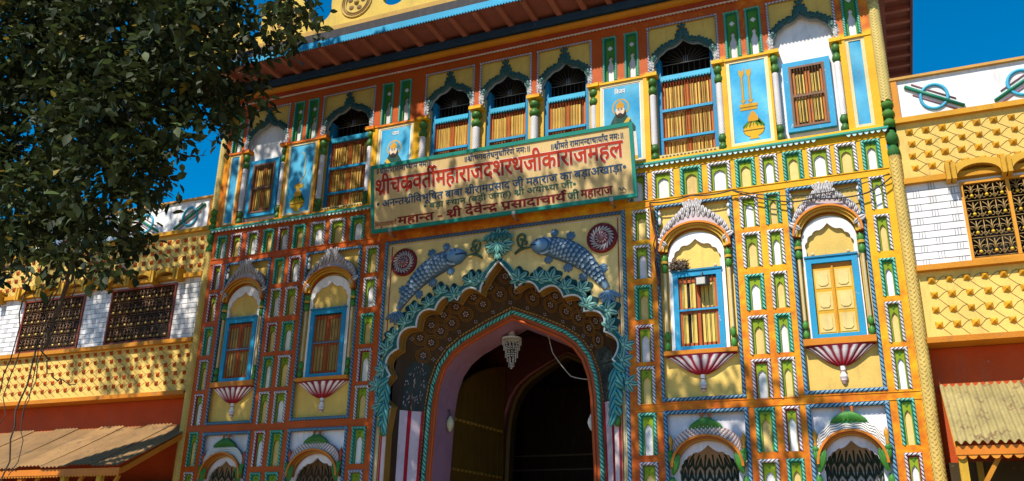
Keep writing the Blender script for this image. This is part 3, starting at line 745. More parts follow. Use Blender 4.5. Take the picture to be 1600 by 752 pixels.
def painted(cx, hw, kind):
    z0, z1 = 7.70, 9.185; HOLES.append((cx - hw, cx + hw, z0, z1)); m = .055 if kind != 'strip' else .05
    f = MB()
    I = (cx - hw + m, cx + hw - m, z0 + m * .9, z1 - m * .8)
    rect_holes(f, cx - hw, cx + hw, z0, z1, [I], .012, .012, CREAM); P = f.build('painted_panel', PAL)
    q = MB(); y = .024; sky_paint(q, I[0], I[1], I[2], I[3], y)
    if kind in ('jay', 'vijay'):
        rect_holes(q, I[0], I[1], I[2], I[3], [(I[0] + .018, I[1] - .018, I[2] + .018, I[3] - .018)], y - .003, .002, WHITE)
    q.build('painted_ground', P, PAINT)
    d = MB(); GY = (.60, .33, .02); GD = (.16, .09, .01)
    if kind == 'bow':
        d.tube([(cx + .01 + .0, y - .004, 8.98), (cx + .05, y - .004, 8.93), (cx + .10, y - .004, 8.80), (cx + .085, y - .004, 8.68), (cx + .11, y - .004, 8.60), (cx + .10, y - .004, 8.5), (cx + .02, y - .004, 8.37), (cx - .03, y - .004, 8.34)], .009, GY, 5, sy=.5)
        d.box(cx - .10, cx + .09, y - .006, y - .001, 8.235, 8.325, (.62, .36, .03)); pot(d, cx - .01, 7.93, 1.05, y)
    elif kind == 'arrow':
        for sx in (-.055, .055):
            x = cx - .04 + sx; d.box(x - .013, x + .013, y - .005, y - .001, 8.46, 8.98, GY); d.box(x - .017, x + .017, y - .003, y - .0005, 8.46, 8.98, GD)
            poly(d, [(x - .012, 8.86), (x + .012, 8.86), (x + .038, 8.93), (x + .04, 9.02), (x, 8.97), (x - .04, 9.02), (x - .038, 8.93)], y - .007, GY)
            poly(d, [(x, 8.40), (x + .045, 8.47), (x + .012, 8.46), (x, 8.50), (x - .012, 8.46), (x - .045, 8.47)], y - .007, GY)
        poly(d, [(cx - .15, 8.29), (cx + .11, 8.29), (cx + .10, 8.32), (cx + .12, 8.38), (cx + .11, 8.40), (cx - .15, 8.40), (cx - .16, 8.38), (cx - .14, 8.32)], y - .006, GY)
        d.box(cx - .15, cx + .11, y - .009, y - .006, 8.335, 8.345, GD); pot(d, cx + .03, 7.95, 1.05, y)
    elif kind in ('jay', 'vijay'):
        s = 1 if kind == 'vijay' else -1; zc = 8.67; hx = cx + s * .0 - .02
        O = ell(hx, zc + .06, .145, .155, 28); d.prism(O, y - .0035, y - .001, (.60, .33, .03)); d.prism(ell(hx, zc + .06, .122, .132, 28), y - .005, y - .003, (.05, .36, .62))
        poly(d, [(hx - .10, zc - .08), (hx - .24, zc - .35), (hx - .25, zc - .80), (hx + .22, zc - .80), (hx + .24, zc - .33), (hx + .09, zc - .08)], y - .007, (.015, .07, .055))     # robe
        poly(d, ell(hx, zc - .05, .092, .095, 16), y - .009, (.02, .02, .02))        # beard and hair
        poly(d, ell(hx - .008, zc - .005, .076, .088, 18), y - .011, (.72, .58, .46))      # face
        poly(d, ell(hx - .01, zc - .085, .045, .035, 12), y - .012, (.03, .025, .02))
        for e in (-.032, .018): poly(d, ell(hx + e, zc + .012, .014, .007, 8), y - .014, (.02, .015, .01)); d.box(hx + e - .018, hx + e + .018, y - .015, y - .012, zc + .03, zc + .036, (.02, .015, .01))
        d.box(hx - .012, hx - .005, y - .015, y - .012, zc - .03, zc + .01, (.45, .28, .18)); d.box(hx - .025, hx + .012, y - .015, y - .012, zc - .055, zc - .048, (.40, .08, .06))
        poly(d, [(hx - .07, zc + .045), (hx + .06, zc + .045), (hx + .065, zc + .10), (hx + .02, zc + .15), (hx, zc + .20), (hx - .025, zc + .15), (hx - .075, zc + .10)], y - .013, (.62, .30, .02))   # crown
        poly(d, [(hx + s * .12, zc - .14), (hx + s * .17, zc - .18), (hx - s * .02, zc - .44), (hx - s * .08, zc - .40)], y - .010, (.62, .40, .05))      # sash
        poly(d, ell(hx - s * .06, zc - .40, .055, .04, 12), y - .012, (.66, .50, .38)); poly(d, ell(hx + s * .02, zc - .43, .04, .03, 12), y - .012, (.66, .50, .38))       # hands
        poly(d, [(hx + .17, zc - .42), (hx + .25, zc - .42), (hx + .27, zc - .85), (hx + .16, zc - .85)], y - .009, (.70, .66, .62)); poly(d, [(hx + .16, zc - .85), (hx + .27, zc - .85), (hx + .27, zc - .92), (hx + .16, zc - .92)], y - .009, (.62, .38, .04))
    if d.v: d.build('painted_figure', P, PAINT)
    return P


painted(-4.145, .325, 'bow'); painted(4.165, .325, 'arrow'); PJ = painted(-2.115, .375, 'jay'); PV = painted(2.135, .375, 'vijay')
painted(-5.738, .135, 'strip'); painted(5.755, .135, 'strip')

# ---- lettering -------------------------------------------------------
_gc = {}


def glyph(body):
    if body in _gc: return _gc[body]
    def ev(t):
        c = bpy.data.curves.new('t', 'FONT'); c.body = t; c.resolution_u = 3; o = bpy.data.objects.new('t', c); COL.objects.link(o)
        me = o.evaluated_get(bpy.context.evaluated_depsgraph_get()).to_mesh()
        v = [(p.co.x, p.co.y) for p in me.vertices]; f = [tuple(p.vertices) for p in me.polygons]
        bpy.data.objects.remove(o); bpy.data.curves.remove(c); return v, f
    v, f = ev(body); w, _ = ev(body + '।'); w0, _ = ev('।')
    adv = max(p[0] for p in w) - max(p[0] for p in w0)
    _gc[body] = (v, f, adv); return _gc[body]


def text_line(txt, bold):
    # '~' after a consonant: half form; '^': a subscript ra stroke; '*': a hook over the syllable; '|' splits clusters
    V = []; F = []; x = 0.0; kz = 0
    for tok in txt.split('|'):
        kz = 0
        if tok == ' ': x += .24; continue
        half = '~' in tok; ra = '^' in tok; hook = '*' in tok; b = tok.replace('~', '').replace('^', '').replace('*', '')
        lead = b.startswith('ि')
        v, f, adv = glyph(b)
        if half:
            cut = adv - .19; me = bmesh.new(); vs = [me.verts.new((p[0], p[1], 0)) for p in v]
            for q in f:
                try: me.faces.new([vs[i] for i in q])
                except ValueError: pass
            bmesh.ops.bisect_plane(me, geom=me.verts[:] + me.edges[:] + me.faces[:], plane_co=(cut, 0, 0), plane_no=(1, 0, 0), clear_outer=True)
            me.verts.index_update(); v = [(p.co.x, p.co.y) for p in me.verts]; f = [tuple(p.index for p in q.verts) for q in me.faces]; me.free(); adv = cut + .0
        for dx, dy in ([(0, 0)] + [(bold * math.cos(R(a)), bold * math.sin(R(a))) for a in range(0, 360, 60)] if bold else [(0, 0)]):
            o = len(V); kz += 1; V += [(p[0] + x + dx, p[1] + dy, kz * .00012) for p in v]; F += [tuple(i + o for i in q) for q in f]
        base = glyph(b[0])[2] if not lead else adv
        w = .038 + bold
        def stroke(pts):
            for (ax, ay), (bx, by) in zip(pts[:-1], pts[1:]):
                d = Vector((bx - ax, by - ay)); n = Vector((-d.y, d.x)).normalized() * w; d = d.normalized() * w * .6
                o = len(V); V.extend([(ax - d.x - n.x, ay - d.y - n.y, .0011), (bx + d.x - n.x, by + d.y - n.y, .0011), (bx + d.x + n.x, by + d.y + n.y, .0011), (ax - d.x + n.x, ay - d.y + n.y, .0011)]); F.append((o, o + 1, o + 2, o + 3))
        if ra: stroke([(x + base - .17, .20), (x + base - .40, .0)])
        if hook: stroke([(x + adv - .12, .64), (x + adv - .20, .76), (x + adv - .08, .84), (x + adv + .01, .79)])
        x += adv
    return V, F, x


def lettering(name, parent, txt, x0, x1, zb, h, col, at3, bold=.0, mat=None, outline=None):
    # at3(x, z, lift) -> world point on the board's face; zb baseline, h height of the head line over it
    V, F, W = text_line(txt, bold); head = max(p[1] for p in glyph('म')[0]); sx = (x1 - x0) / W; sz = h / head; mb = MB()
    if outline:  # wider copy of the letters behind them, as a painted pale rim
        V2, F2, _ = text_line(txt, bold + .024); mb.add([at3(x0 + px * sx, zb + pz * sz, .002 + k) for px, pz, k in V2], F2, outline)
    mb.add([at3(x0 + px * sx, zb + pz * sz, .006 + k) for px, pz, k in V], F, col)
    return mb.build(name, parent, mat or GLOSS)


flat = lambda y: (lambda x, z, l: (x, y - l, z))
lettering('painted_name', PJ, 'ज|य', -2.19, -2.05, 8.985, .07, WHITE, flat(.024), .02); lettering('painted_name', PV, 'िव|ज|य', 2.02, 2.20, 8.985, .07, WHITE, flat(.024), .02)

# ---- the central arch ------------------------------------------------
half = [(-.305, 5.80), (-.715, 5.705), (-1.12, 5.58), (-1.45, 5.32), (-1.765, 4.98), (-1.885, 4.55), (-1.84, 4.03)]
tipc = [(-.24, 5.99), (-.165, 6.11), (-.08, 6.21)]
outl = [(-1.90, 0.0), (-1.90, 3.62), (-1.84, 4.03)]
seq = half[::-1]
left = [(-1.90, 0.0), (-1.90, 3.62)] + [p for a, b in zip(seq[:-1], seq[1:]) for p in lobe(a, b, .34, 9)] + [seq[-1]] + [(-.295, 5.9)] + tipc
ARCH = left + [(0, 6.30)] + [(-x, z) for x, z in reversed(left)]
HOLES.append((-2.15, 2.15, 0, 6.9))
p = MB(); p.prism([(-2.15, 0)] + ARCH + [(2.15, 0), (2.15, 6.9), (-2.15, 6.9)], .03, .21, YEL2, (.34, .17, .03)); AP = p.build('arch_panel', PAL)
r = MB(); bead, base, dk = ROPES['b']
r.rope([(-2.12, 0.3), (-2.12, 6.9)], .06, .062, .0, bead, base, dark=dk); r.rope([(2.12, 6.9), (2.12, .3)], .06, .062, 0, bead, base, dark=dk)
r.rope([(-2.15, 6.87), (2.15, 6.87)], .06, .062, -.002, (.10, .14, .22), NAVY, dark=dk); r.build('rope_frame', AP, GLOSS)
r = MB()
for i in range(150):
    for sx in (-1, 1):
        z = 2.4 + (6.82 - 2.4) * i / 150; r.box(sx * 2.055 - .008, sx * 2.055 + .008, .018, .03, z, z + .018, (.74, .66, .58))
for i in range(140):
    x = -2.04 + 4.08 * i / 140; r.box(x, x + .018, .018, .03, 6.80, 6.816, (.74, .66, .58))
for sx in (-1, 1): r.box(sx * 2.02 - .006, sx * 2.02 + .006, .02, .03, .5, 6.8, (.35, .03, .04)); r.box(sx * 1.985 - .016, sx * 1.985 + .016, .022, .03, .3, 3.7, (.45, .03, .05)); r.box(sx * 1.935 - .03, sx * 1.935 + .03, .016, .03, .3, 3.75, (.66, .52, .52))
r.build('beaded_border', AP, PAINT)
GD_, GL_ = (.003, .025, .027), (.24, .54, .48)
lv = MB(); path = ARCH[2:-2]
off = lambda P, d: [(P[i][0] - (P[min(i + 1, len(P) - 1)][1] - P[max(i - 1, 0)][1]) / max(1e-6, math.dist(P[min(i + 1, len(P) - 1)], P[max(i - 1, 0)])) * d,
                     P[i][1] + (P[min(i + 1, len(P) - 1)][0] - P[max(i - 1, 0)][0]) / max(1e-6, math.dist(P[min(i + 1, len(P) - 1)], P[max(i - 1, 0)])) * d) for i in range(len(P))]
lv.tube([(x, .015, z) for x, z in off(path, .015)], .022, (.60, .62, .66), 6); lv.tube([(x, .012, z) for x, z in off(path, .055)], .034, (.012, .12, .12), 6); lv.tube([(x, .018, z) for x, z in off(path, .085)], .016, (.20, .45, .42), 6)
lv.tube([(x, .205, z) for x, z in off(path, -.012)], .016, (.30, .15, .025), 5); lv.tube([(x, .12, z) for x, z in off(path, -.004)], .010, (.26, .13, .02), 5)
acc = .15; k = 0
for i in range(1, len(path)):
    a = Vector(path[i - 1]); b = Vector(path[i]); d = b - a; acc += d.length
    if acc < .285: continue
    acc = 0; k += 1; nrm = Vector((-d.y, d.x)).normalized()
    # broad outward direction: from the arch's middle
    o = Vector((a.x * .9, a.y - 3.9)).normalized(); nrm = (nrm * .35 + o).normalized(); an = math.atan2(nrm.y, nrm.x); c = a + nrm * .10
    if abs(c.x) < .22: continue
    s = random.uniform(.92, 1.1); bk = [(c.x + .145 * s * math.cos(R(a_)) * (1 + .16 * math.sin(5 * R(a_))) + nrm.x * .06, c.y + .145 * s * math.sin(R(a_)) * (1 + .16 * math.sin(5 * R(a_))) + nrm.y * .06) for a_ in range(0, 360, 10)]; lv.prism(bk, .014, .029, (.006, .045, .048))
    for da, L, W in ((0, .185, .10), (50, .175, .095), (-50, .175, .095), (100, .14, .085), (-100, .14, .085)):
        lv.leaf(tuple(c), an + R(da + random.uniform(-8, 8)), L * s, W * s, .06, GD_, GL_, .012, .10)
    lv.lathe([(.03, 0), (.024, .02), (0, .03)], 0, 0, 7, col=GL_); lv.v[-21:] = [(c.x + q[0], .01 - q[2] - .03, c.y + q[1]) for q in lv.v[-21:]]
LG = lv.build('leaf_garland', AP, GLOSS)
fl = MB()   # the big leaf rosette over the apex
for an, L, y in ((90, .30, -.02), (62, .30, -.01), (118, .30, -.01), (32, .30, 0), (148, .30, 0), (2, .27, 0), (178, .27, 0), (-28, .25, 0), (208, .25, 0), (-58, .22, 0), (238, .22, 0)):
    fl.leaf((0.01, 6.58), R(an), L, .14, .075, GD_, GL_, .01 + y, .08)
for i in range(7): fl.leaf((-.16 + .053 * i, 6.76 + .02 * (3 - abs(i - 3)) / 3), R(-90 + (i - 3) * 14), .15, .075, .06, (.01, .07, .07), (.06, .22, .21), -.06, .15)
for an in (-90, -60, -120, -30, -150): fl.leaf((0.01, 6.60), R(an), .20, .09, .06, GD_, (.20, .56, .50), -.045, .15)
for an in (-90, -65, -115): fl.leaf((0.01, 6.44), R(an), .13, .06, .05, GD_, (.25, .62, .55), -.03, .1)
fl.build('crest_flower', AP, GLOSS)
for sx in (-1, 1):      # acanthus drop at each foot of the garland
    ac = MB()
    for i in range(6): ac.leaf((sx * (1.91 + .03 * (i % 2)), 4.50 - .13 * i), R(-90 + sx * (50 - 20 * (i % 2))), .24 - .015 * i, .13, .07, GD_, (.12, .48, .46), .0 - .006 * i, .15); ac.leaf((sx * (1.95), 4.42 - .13 * i), R(-90 - sx * 24), .24, .11, .06, GD_, (.10, .42, .44), -.012 - .006 * i, .12)
    ac.tube([(sx * (2.02 - .05 * math.cos(t * 1.1)), -.01, 4.30 + .06 * math.sin(t * 1.1)) for t in range(0, 6)], .02, (.15, .5, .48), 6)
    bulbs(ac, sx * 1.955, .0, 3.56, 3.74, .05, 1, (.06, .22, .05), 9)
    ac.build('acanthus_drop', AP, GLOSS)


# fish, medallions and scrolls
def fish(s):
    B = (.13, .21, .30); BL = (.34, .45, .54); BD = (.03, .075, .14)
    sp = [(s * .60, 6.46), (s * .74, 6.47), (s * .90, 6.45), (s * 1.08, 6.39), (s * 1.28, 6.29), (s * 1.47, 6.14), (s * 1.62, 5.97), (s * 1.74, 5.80), (s * 1.83, 5.66)]
    rad = [.03, .125, .166, .188, .184, .158, .118, .078, .058]
    def spl(t):
        t *= len(sp) - 1; i = min(int(t), len(sp) - 2); u = t - i; g = lambda q, k: q[max(0, min(len(q) - 1, k))]
        cr = lambda a, b, c, d: .5 * ((2 * b) + (-a + c) * u + (2 * a - 5 * b + 4 * c - d) * u * u + (-a + 3 * b - 3 * c + d) * u ** 3)
        return Vector((cr(g(sp, i - 1)[0], g(sp, i)[0], g(sp, i + 1)[0], g(sp, i + 2)[0]), cr(g(sp, i - 1)[1], g(sp, i)[1], g(sp, i + 1)[1], g(sp, i + 2)[1]))), cr(g(rad, i - 1), g(rad, i), g(rad, i + 1), g(rad, i + 2))
    b = MB(); N = 30; K = 12; vs = []; cl = []
    for i in range(N + 1):
        c, r_ = spl(i / N); c2, _ = spl(min(1, i / N + .01)); c1, _ = spl(max(0, i / N - .01)); t = (c2 - c1).normalized(); n = Vector((-t.y, t.x)) * s
        for k in range(K + 1):
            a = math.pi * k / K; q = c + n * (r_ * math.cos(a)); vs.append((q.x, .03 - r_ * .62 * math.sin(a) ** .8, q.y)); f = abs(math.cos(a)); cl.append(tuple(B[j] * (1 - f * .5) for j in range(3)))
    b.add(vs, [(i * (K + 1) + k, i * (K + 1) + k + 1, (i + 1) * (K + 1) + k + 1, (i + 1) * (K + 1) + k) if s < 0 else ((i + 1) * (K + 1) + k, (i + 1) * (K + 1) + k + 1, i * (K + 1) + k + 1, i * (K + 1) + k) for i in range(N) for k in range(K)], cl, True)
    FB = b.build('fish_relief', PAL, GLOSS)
    sc_ = MB()      # overlapping scales
    for i in range(15):
        u = .26 + .58 * i / 14; c, r_ = spl(u); c2, _ = spl(u + .02); t = (c2 - c).normalized(); n = Vector((-t.y, t.x)) * s; m = 6 if i < 9 else 4
        for k in range(m):
            a = math.pi * (k + (.75 if i % 2 else .25)) / (m + .0)
            if a > math.pi * .95: continue
            L = .088; W = math.pi / m * .56; P = []
            for (uu, ww, hh) in ((0, -1, .0), (0, 1, .0), (.55, 1, .012), (.85, .62, .020), (1, 0, .024), (.85, -.62, .020), (.55, -1, .012), (.45, 0, .020)):
                aa = a + ww * W * (1 if True else 0); w_ = c + t * (L * uu) + n * (r_ * (1 - .15 * uu) * math.cos(aa)); P.append((w_.x, .03 - r_ * .62 * abs(math.sin(aa)) ** .8 - hh, w_.y))
            sc_.add(P, [(0, 1, 7), (1, 2, 7), (2, 3, 7), (3, 4, 7), (4, 5, 7), (5, 6, 7), (6, 0, 7)], [BD, BD, BD, BL, (.42, .54, .66), BL, BD, B], True)
    sc_.build('scales', FB, GLOSS)
    h = MB(); hc = Vector((s * .765, 6.47)); tl = .16     # head with gill cover, eye and mouth
    def hp(x, z):      # local head coordinates, x towards the tail
        k = 1 - .28 * max(0, -x / .195) ** 1.5; q = min(1, math.hypot(x / .195, z / (.148 * k))); y = .01 - .155 * math.sqrt(max(0, 1 - q * q)); return (hc.x + s * (x * math.cos(tl) + z * math.sin(tl)), y, hc.y + z * math.cos(tl) - x * math.sin(tl))
    vs = []; cl = []
    for i in range(13):
        rr = math.sin(math.pi / 2 * i / 12)
        for k in range(25):
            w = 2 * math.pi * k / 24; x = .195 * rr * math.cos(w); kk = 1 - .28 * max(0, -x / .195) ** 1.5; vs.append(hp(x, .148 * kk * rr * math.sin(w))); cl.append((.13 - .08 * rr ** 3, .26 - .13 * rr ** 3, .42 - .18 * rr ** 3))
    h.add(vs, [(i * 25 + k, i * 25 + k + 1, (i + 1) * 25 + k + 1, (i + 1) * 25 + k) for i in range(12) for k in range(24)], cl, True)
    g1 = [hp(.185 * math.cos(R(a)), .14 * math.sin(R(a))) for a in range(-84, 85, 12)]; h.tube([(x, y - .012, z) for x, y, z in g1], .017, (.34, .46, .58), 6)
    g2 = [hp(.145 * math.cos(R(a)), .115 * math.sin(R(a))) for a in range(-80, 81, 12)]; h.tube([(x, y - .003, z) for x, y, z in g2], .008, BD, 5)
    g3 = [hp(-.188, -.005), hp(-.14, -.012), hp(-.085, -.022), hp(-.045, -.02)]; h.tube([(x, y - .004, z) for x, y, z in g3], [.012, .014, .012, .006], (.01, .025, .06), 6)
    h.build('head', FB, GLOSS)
    e = MB(); ex, ey, ez = hp(-.055, .055); e.lathe([(.028, 0), (.022, .012), (.014, .018), (0, .02)], 0, 0, 10, cols=[BD, (.32, .38, .45), (.02, .02, .03), (.02, .02, .03)]); e.v = [(ex + q[0], ey - q[2] + .002, ez + q[1]) for q in e.v]; e.build('eye', FB, GLOSS)
    for (px, pz, an, L) in ((.98, 6.62, 100, .13), (1.22, 6.53, 70, .15), (1.70, 5.99, 5, .15), (.88, 6.30, -100, .14), (1.22, 6.14, -108, .16), (1.50, 5.93, -140, .15)):
        f = MB(); a = R(an) if s > 0 else math.pi - R(an)
        for da in (-34, -12, 12, 34): f.leaf((s * px, pz), a + R(da), L * (1 if abs(da) < 20 else .85), .065, .03, BD, (.13, .26, .42), .02)
        f.build('fin', FB, GLOSS)
    f = MB()
    for da, L in ((-70, .20), (-40, .22), (-12, .24), (15, .22), (45, .24)): f.leaf((s * 1.85, 5.62), R(-75 + da) if s > 0 else math.pi - R(-75 + da), L, .085, .05, BD, (.14, .28, .45), .0)
    f.build('tail', FB, GLOSS)
    v = MB(); G = (.05, .10, .06)
    v.tube([(s * .60, -.02, 6.47), (s * .48, -.01, 6.475), (s * .38, 0, 6.46), (s * .29, .01, 6.40)], [.012, .02, .024, .02], G, 7)
    def curl(cx, cz, r_, a0, turns, sg): return [(cx + sg * r_ * (1 - .8 * i / 14) * math.cos(R(a0 + turns * 360 * i / 14)), .0, cz + r_ * (1 - .8 * i / 14) * math.sin(R(a0 + turns * 360 * i / 14))) for i in range(15)]
    v.tube([(s * .46, 0, 6.475), (s * .36, 0, 6.53), (s * .335, 0, 6.62)] + curl(s * .42, 6.65, .085, 180, -1.0, s), .020, G, 7)
    v.tube([(s * .40, 0, 6.49)] + curl(s * .47, 6.56, .055, 200, -.95, s), .016, G, 7); v.build('vine_scroll', FB, GLOSS)
    m = MB(); mx, mz = s * 1.765, 6.49      # spiral medallion
    m.lathe([(.245, .0), (.25, .03), (.225, .055), (.21, .05), (.19, .03), (.12, .03), (.10, .05), (.055, .05), (.05, .075), (.0, .09)], 0, 0, 28, cols=[(.10, .008, .015), (.20, .010, .018), (.20, .010, .018), (.08, .006, .01), (.09, .012, .02), (.09, .012, .02), (.16, .01, .018), (.18, .01, .02), (.22, .10, .11), (.3, .18, .2)])
    m.v = [(mx + q[0], .03 - q[2], mz + q[1]) for q in m.v]
    MD = m.build('medallion', PAL, GLOSS); m = MB()
    for i in range(20):
        a = R(360 * i / 20); m.leaf((mx + .115 * math.cos(a), mz + .115 * math.sin(a)), a - s * R(58), .125, .034, .026, (.06, .008, .015), (.70, .66, .68), -.004)
    for i in range(12):
        a = R(360 * i / 12); m.leaf((mx + .055 * math.cos(a), mz + .055 * math.sin(a)), a - s * R(35), .055, .026, .015, MAR, (.66, .60, .62), -.025)
    m.build('spiral_feather', MD, GLOSS)


fish(-1); fish(1)

# soffit of the great arch: a splayed, ornamented band down to the inner arch
inn = [(-1.60, 0.0), (-1.575, 3.04), (-1.53, 4.15), (-1.48, 4.50), (-1.37, 4.82), (-1.185, 5.075), (-.945, 5.255), (-.48, 5.48)]
INN = inn + [(0.0, 5.675)] + [(-x, z) for x, z in reversed(inn)]
out = [(-1.93, 0.0), (-1.93, 3.3), (-1.95, 4.55), (-1.87, 5.0), (-1.62, 5.40), (-1.25, 5.72), (-.85, 5.90), (-.38, 6.1)]
OUT = out + [(0.0, 6.36)] + [(-x, z) for x, z in reversed(out)]


def interp(P, t):
    s = t * (len(P) - 1); i = min(int(s), len(P) - 2); u = s - i; return Vector((P[i][0] + (P[i + 1][0] - P[i][0]) * u, P[i][1] + (P[i + 1][1] - P[i][1]) * u))


def soff(t, v):     # v 0 at the face, 1 at the inner arch; slightly hollowed
    a = interp(OUT, t); b = interp(INN, t); h = math.sin(math.pi * v) * .05; c = a + (b - a) * v; n = Vector((c.x, c.y - 3.6)); n = n.normalized() if c.y > 4 else Vector((math.copysign(1, c.x), 0))
    c = c + n * h; return Vector((c.x, .205 + .435 * v, c.y))


s = MB(); NT, NV = 96, 6
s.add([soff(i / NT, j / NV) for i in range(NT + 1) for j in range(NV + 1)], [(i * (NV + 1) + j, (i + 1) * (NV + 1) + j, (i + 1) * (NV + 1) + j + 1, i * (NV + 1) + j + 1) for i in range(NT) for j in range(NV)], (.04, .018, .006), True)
def nrm_at(t, v):
    a = soff(min(1, t + .005), v) - soff(max(0, t - .005), v); b = soff(t, min(1, v + .05)) - soff(t, max(0, v - .05)); n = a.cross(b).normalized(); c = soff(t, v); return n if n.dot(Vector((-c.x, -1.0, 3.0 - c.z))) > 0 else -n
def ring(t, v, r_, col, tube):
    c = soff(t, v); n = nrm_at(t, v); u = n.cross(Vector((0, 1, .3))).normalized(); w = n.cross(u)
    s.tube([c + n * .01 + (u * math.cos(R(a)) + w * math.sin(R(a))) * r_ for a in range(0, 360, 24)], tube, col, 5, True)
def dots(t, v, r_, n_, sz, col):
    c = soff(t, v); n = nrm_at(t, v); u = n.cross(Vector((0, 1, .3))).normalized(); w = n.cross(u)
    for i in range(n_):
        a = 2 * math.pi * i / n_; q = c + n * .012 + (u * math.cos(a) + w * math.sin(a)) * r_
        s.add([q + u * sz, q + w * sz, q - u * sz, q - w * sz, q + n * sz * .7], [(0, 1, 4), (1, 2, 4), (2, 3, 4), (3, 0, 4)], col, True)
ts = [2.35 + i * .33 for i in range(36)]
for i, q in enumerate(ts):
    t = q / 16.0
    if t > 1 - 2.3 / 16 or soff(t, .5).z < 5.0: continue
    v = .34 if i % 2 else .62
    for r_, tb in ((.125, .014), (.095, .011)): ring(t, v, r_, (.15, .065, .010), tb)
    dots(t, v, .038, 6, .015, (.36, .31, .33)); dots(t, v, 0.0, 1, .014, (.4, .1, .08)); dots(t, .88 if i % 2 else .14, .024, 4, .013, (.27, .24, .28))
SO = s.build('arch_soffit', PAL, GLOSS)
for sx in (0, 1):       # jamb: floral panel above pink plaster with red stripes
    T = (lambda t: t) if sx == 0 else (lambda t: 1 - t)
    q = MB()
    def jp(z, v, lift=.012):
        z = max(0.0, min(z, 4.95)); a = 1.0 if z <= 3.04 else 0
        # find t on the left jamb for this height, at mid width
        lo, hi = 0.0, 4 / 16 * 1.2
        for _ in range(26):
            m = (lo + hi) / 2
            if soff(m, v).z < z: lo = m
            else: hi = m
        p_ = soff(lo, v); return Vector(((p_.x + lift) * (1 if sx == 0 else -1), p_.y - lift * .4, p_.z))
    def patch(z0, z1, v0, v1, col, lift, n=6):
        m_ = 8 if v1 - v0 > .2 else 1
        V = [jp(z0 + (z1 - z0) * i / n, v0 + (v1 - v0) * j / m_, lift) for i in range(n + 1) for j in range(m_ + 1)]
        q.add(V, [(i * (m_ + 1) + j, i * (m_ + 1) + j + 1, (i + 1) * (m_ + 1) + j + 1, (i + 1) * (m_ + 1) + j) for i in range(n) for j in range(m_)], col)
    patch(.05, 4.03, .30, .94, (.62, .50, .58), .006); patch(.05, 4.03, .54, .64, (.40, .008, .025), .014); patch(.05, 4.03, .885, .945, (.40, .008, .025), .014)
    patch(4.04, 4.62, .34, .92, (.03, .045, .045), .008)
    patch(4.60, 4.74, .38, .88, (.03, .045, .045), .008, 2); V = [jp(4.62, .34, .008), jp(4.62, .92, .008), jp(4.74, .90, .008), jp(4.84, .78, .008), jp(4.92, .63, .008), jp(4.84, .48, .008), jp(4.74, .36, .008)]
    q.add(V, [tuple(range(7))], (.03, .045, .045))
    for i in range(85):
        zz = random.uniform(4.10, 4.82); vv = random.uniform(.38, .88)
        if zz > 4.62 and abs(vv - .63) > .26 - (zz - 4.62): continue
        if abs(vv - .63) < .12 and 4.3 < zz < 4.6: continue
        c = jp(zz, vv, .02); d = .02; q.add([c + Vector((0, -d * .7, -d)), c + Vector((0, d * .7, -d * .6)), c + Vector((0, d, d)), c + Vector((0, -d * .7, d * .6))], [(0, 1, 2, 3)], random.choice([(.62, .50, .52), (.55, .42, .46), (.66, .60, .62), (.30, .05, .08)]))
    for zz, w_, c_ in ((4.08, .05, (.5, .3, .2)), (4.16, .035, (.45, .05, .06)), (4.26, .02, (.55, .4, .25)), (4.45, .04, (.55, .4, .3)), (4.52, .06, (.6, .5, .45))):
        c = jp(zz, .63, .014); q.add([c + Vector((0, -w_, 0)), c + Vector((0, 0, -.05)), c + Vector((0, w_, 0)), c + Vector((0, 0, .07))], [(0, 1, 2, 3)], c_)
    q.build('jamb_panel', SO, PAINT)
# inner arch mouldings
def ring_off(P, d):
    return off(P, d)
r = MB(); IN = INN; f = []
def strip(d0, d1, y, col, mb):
    A = off(IN, d0); B = off(IN, d1); n = len(A)
    mb.add([(x, y, z) for x, z in A] + [(x, y, z) for x, z in B], [(i, i + 1, n + i + 1, n + i) for i in range(n - 1)], col)
m_ = MB(); strip(.0, -.20, .655, (.40, .07, .012), m_); m_.tube([(x, .65, z) for x, z in off(IN, -.165)], .022, (.45, .08, .012), 6); IA = m_.build('inner_arch', PAL, GLOSS)
m_ = MB(); m_.rope(off(IN, .03), .055, .062, .645, (.36, .22, .06), (.10, .05, .01), dark=(.2, .1, .02)); m_.build('gold_rope', IA, GLOSS)
m_ = MB(); m_.rope(off(IN, -.055), .075, .068, .640, (.14, .50, .42), (.01, .14, .12), dark=(.03, .25, .2)); m_.build('turquoise_rope', IA, GLOSS)
# pink reveal behind it
C_IN = off(IN, -.185); rv = MB(); n = len(C_IN)
rv.add([(x, .655, z) for x, z in C_IN] + [(x * .99, 1.32, z - .01) for x, z in C_IN], [(i, n + i, n + i + 1, i + 1) for i in range(n - 1)], (.40, .21, .29)); rv.build('arch_reveal', PAL, PAINT)
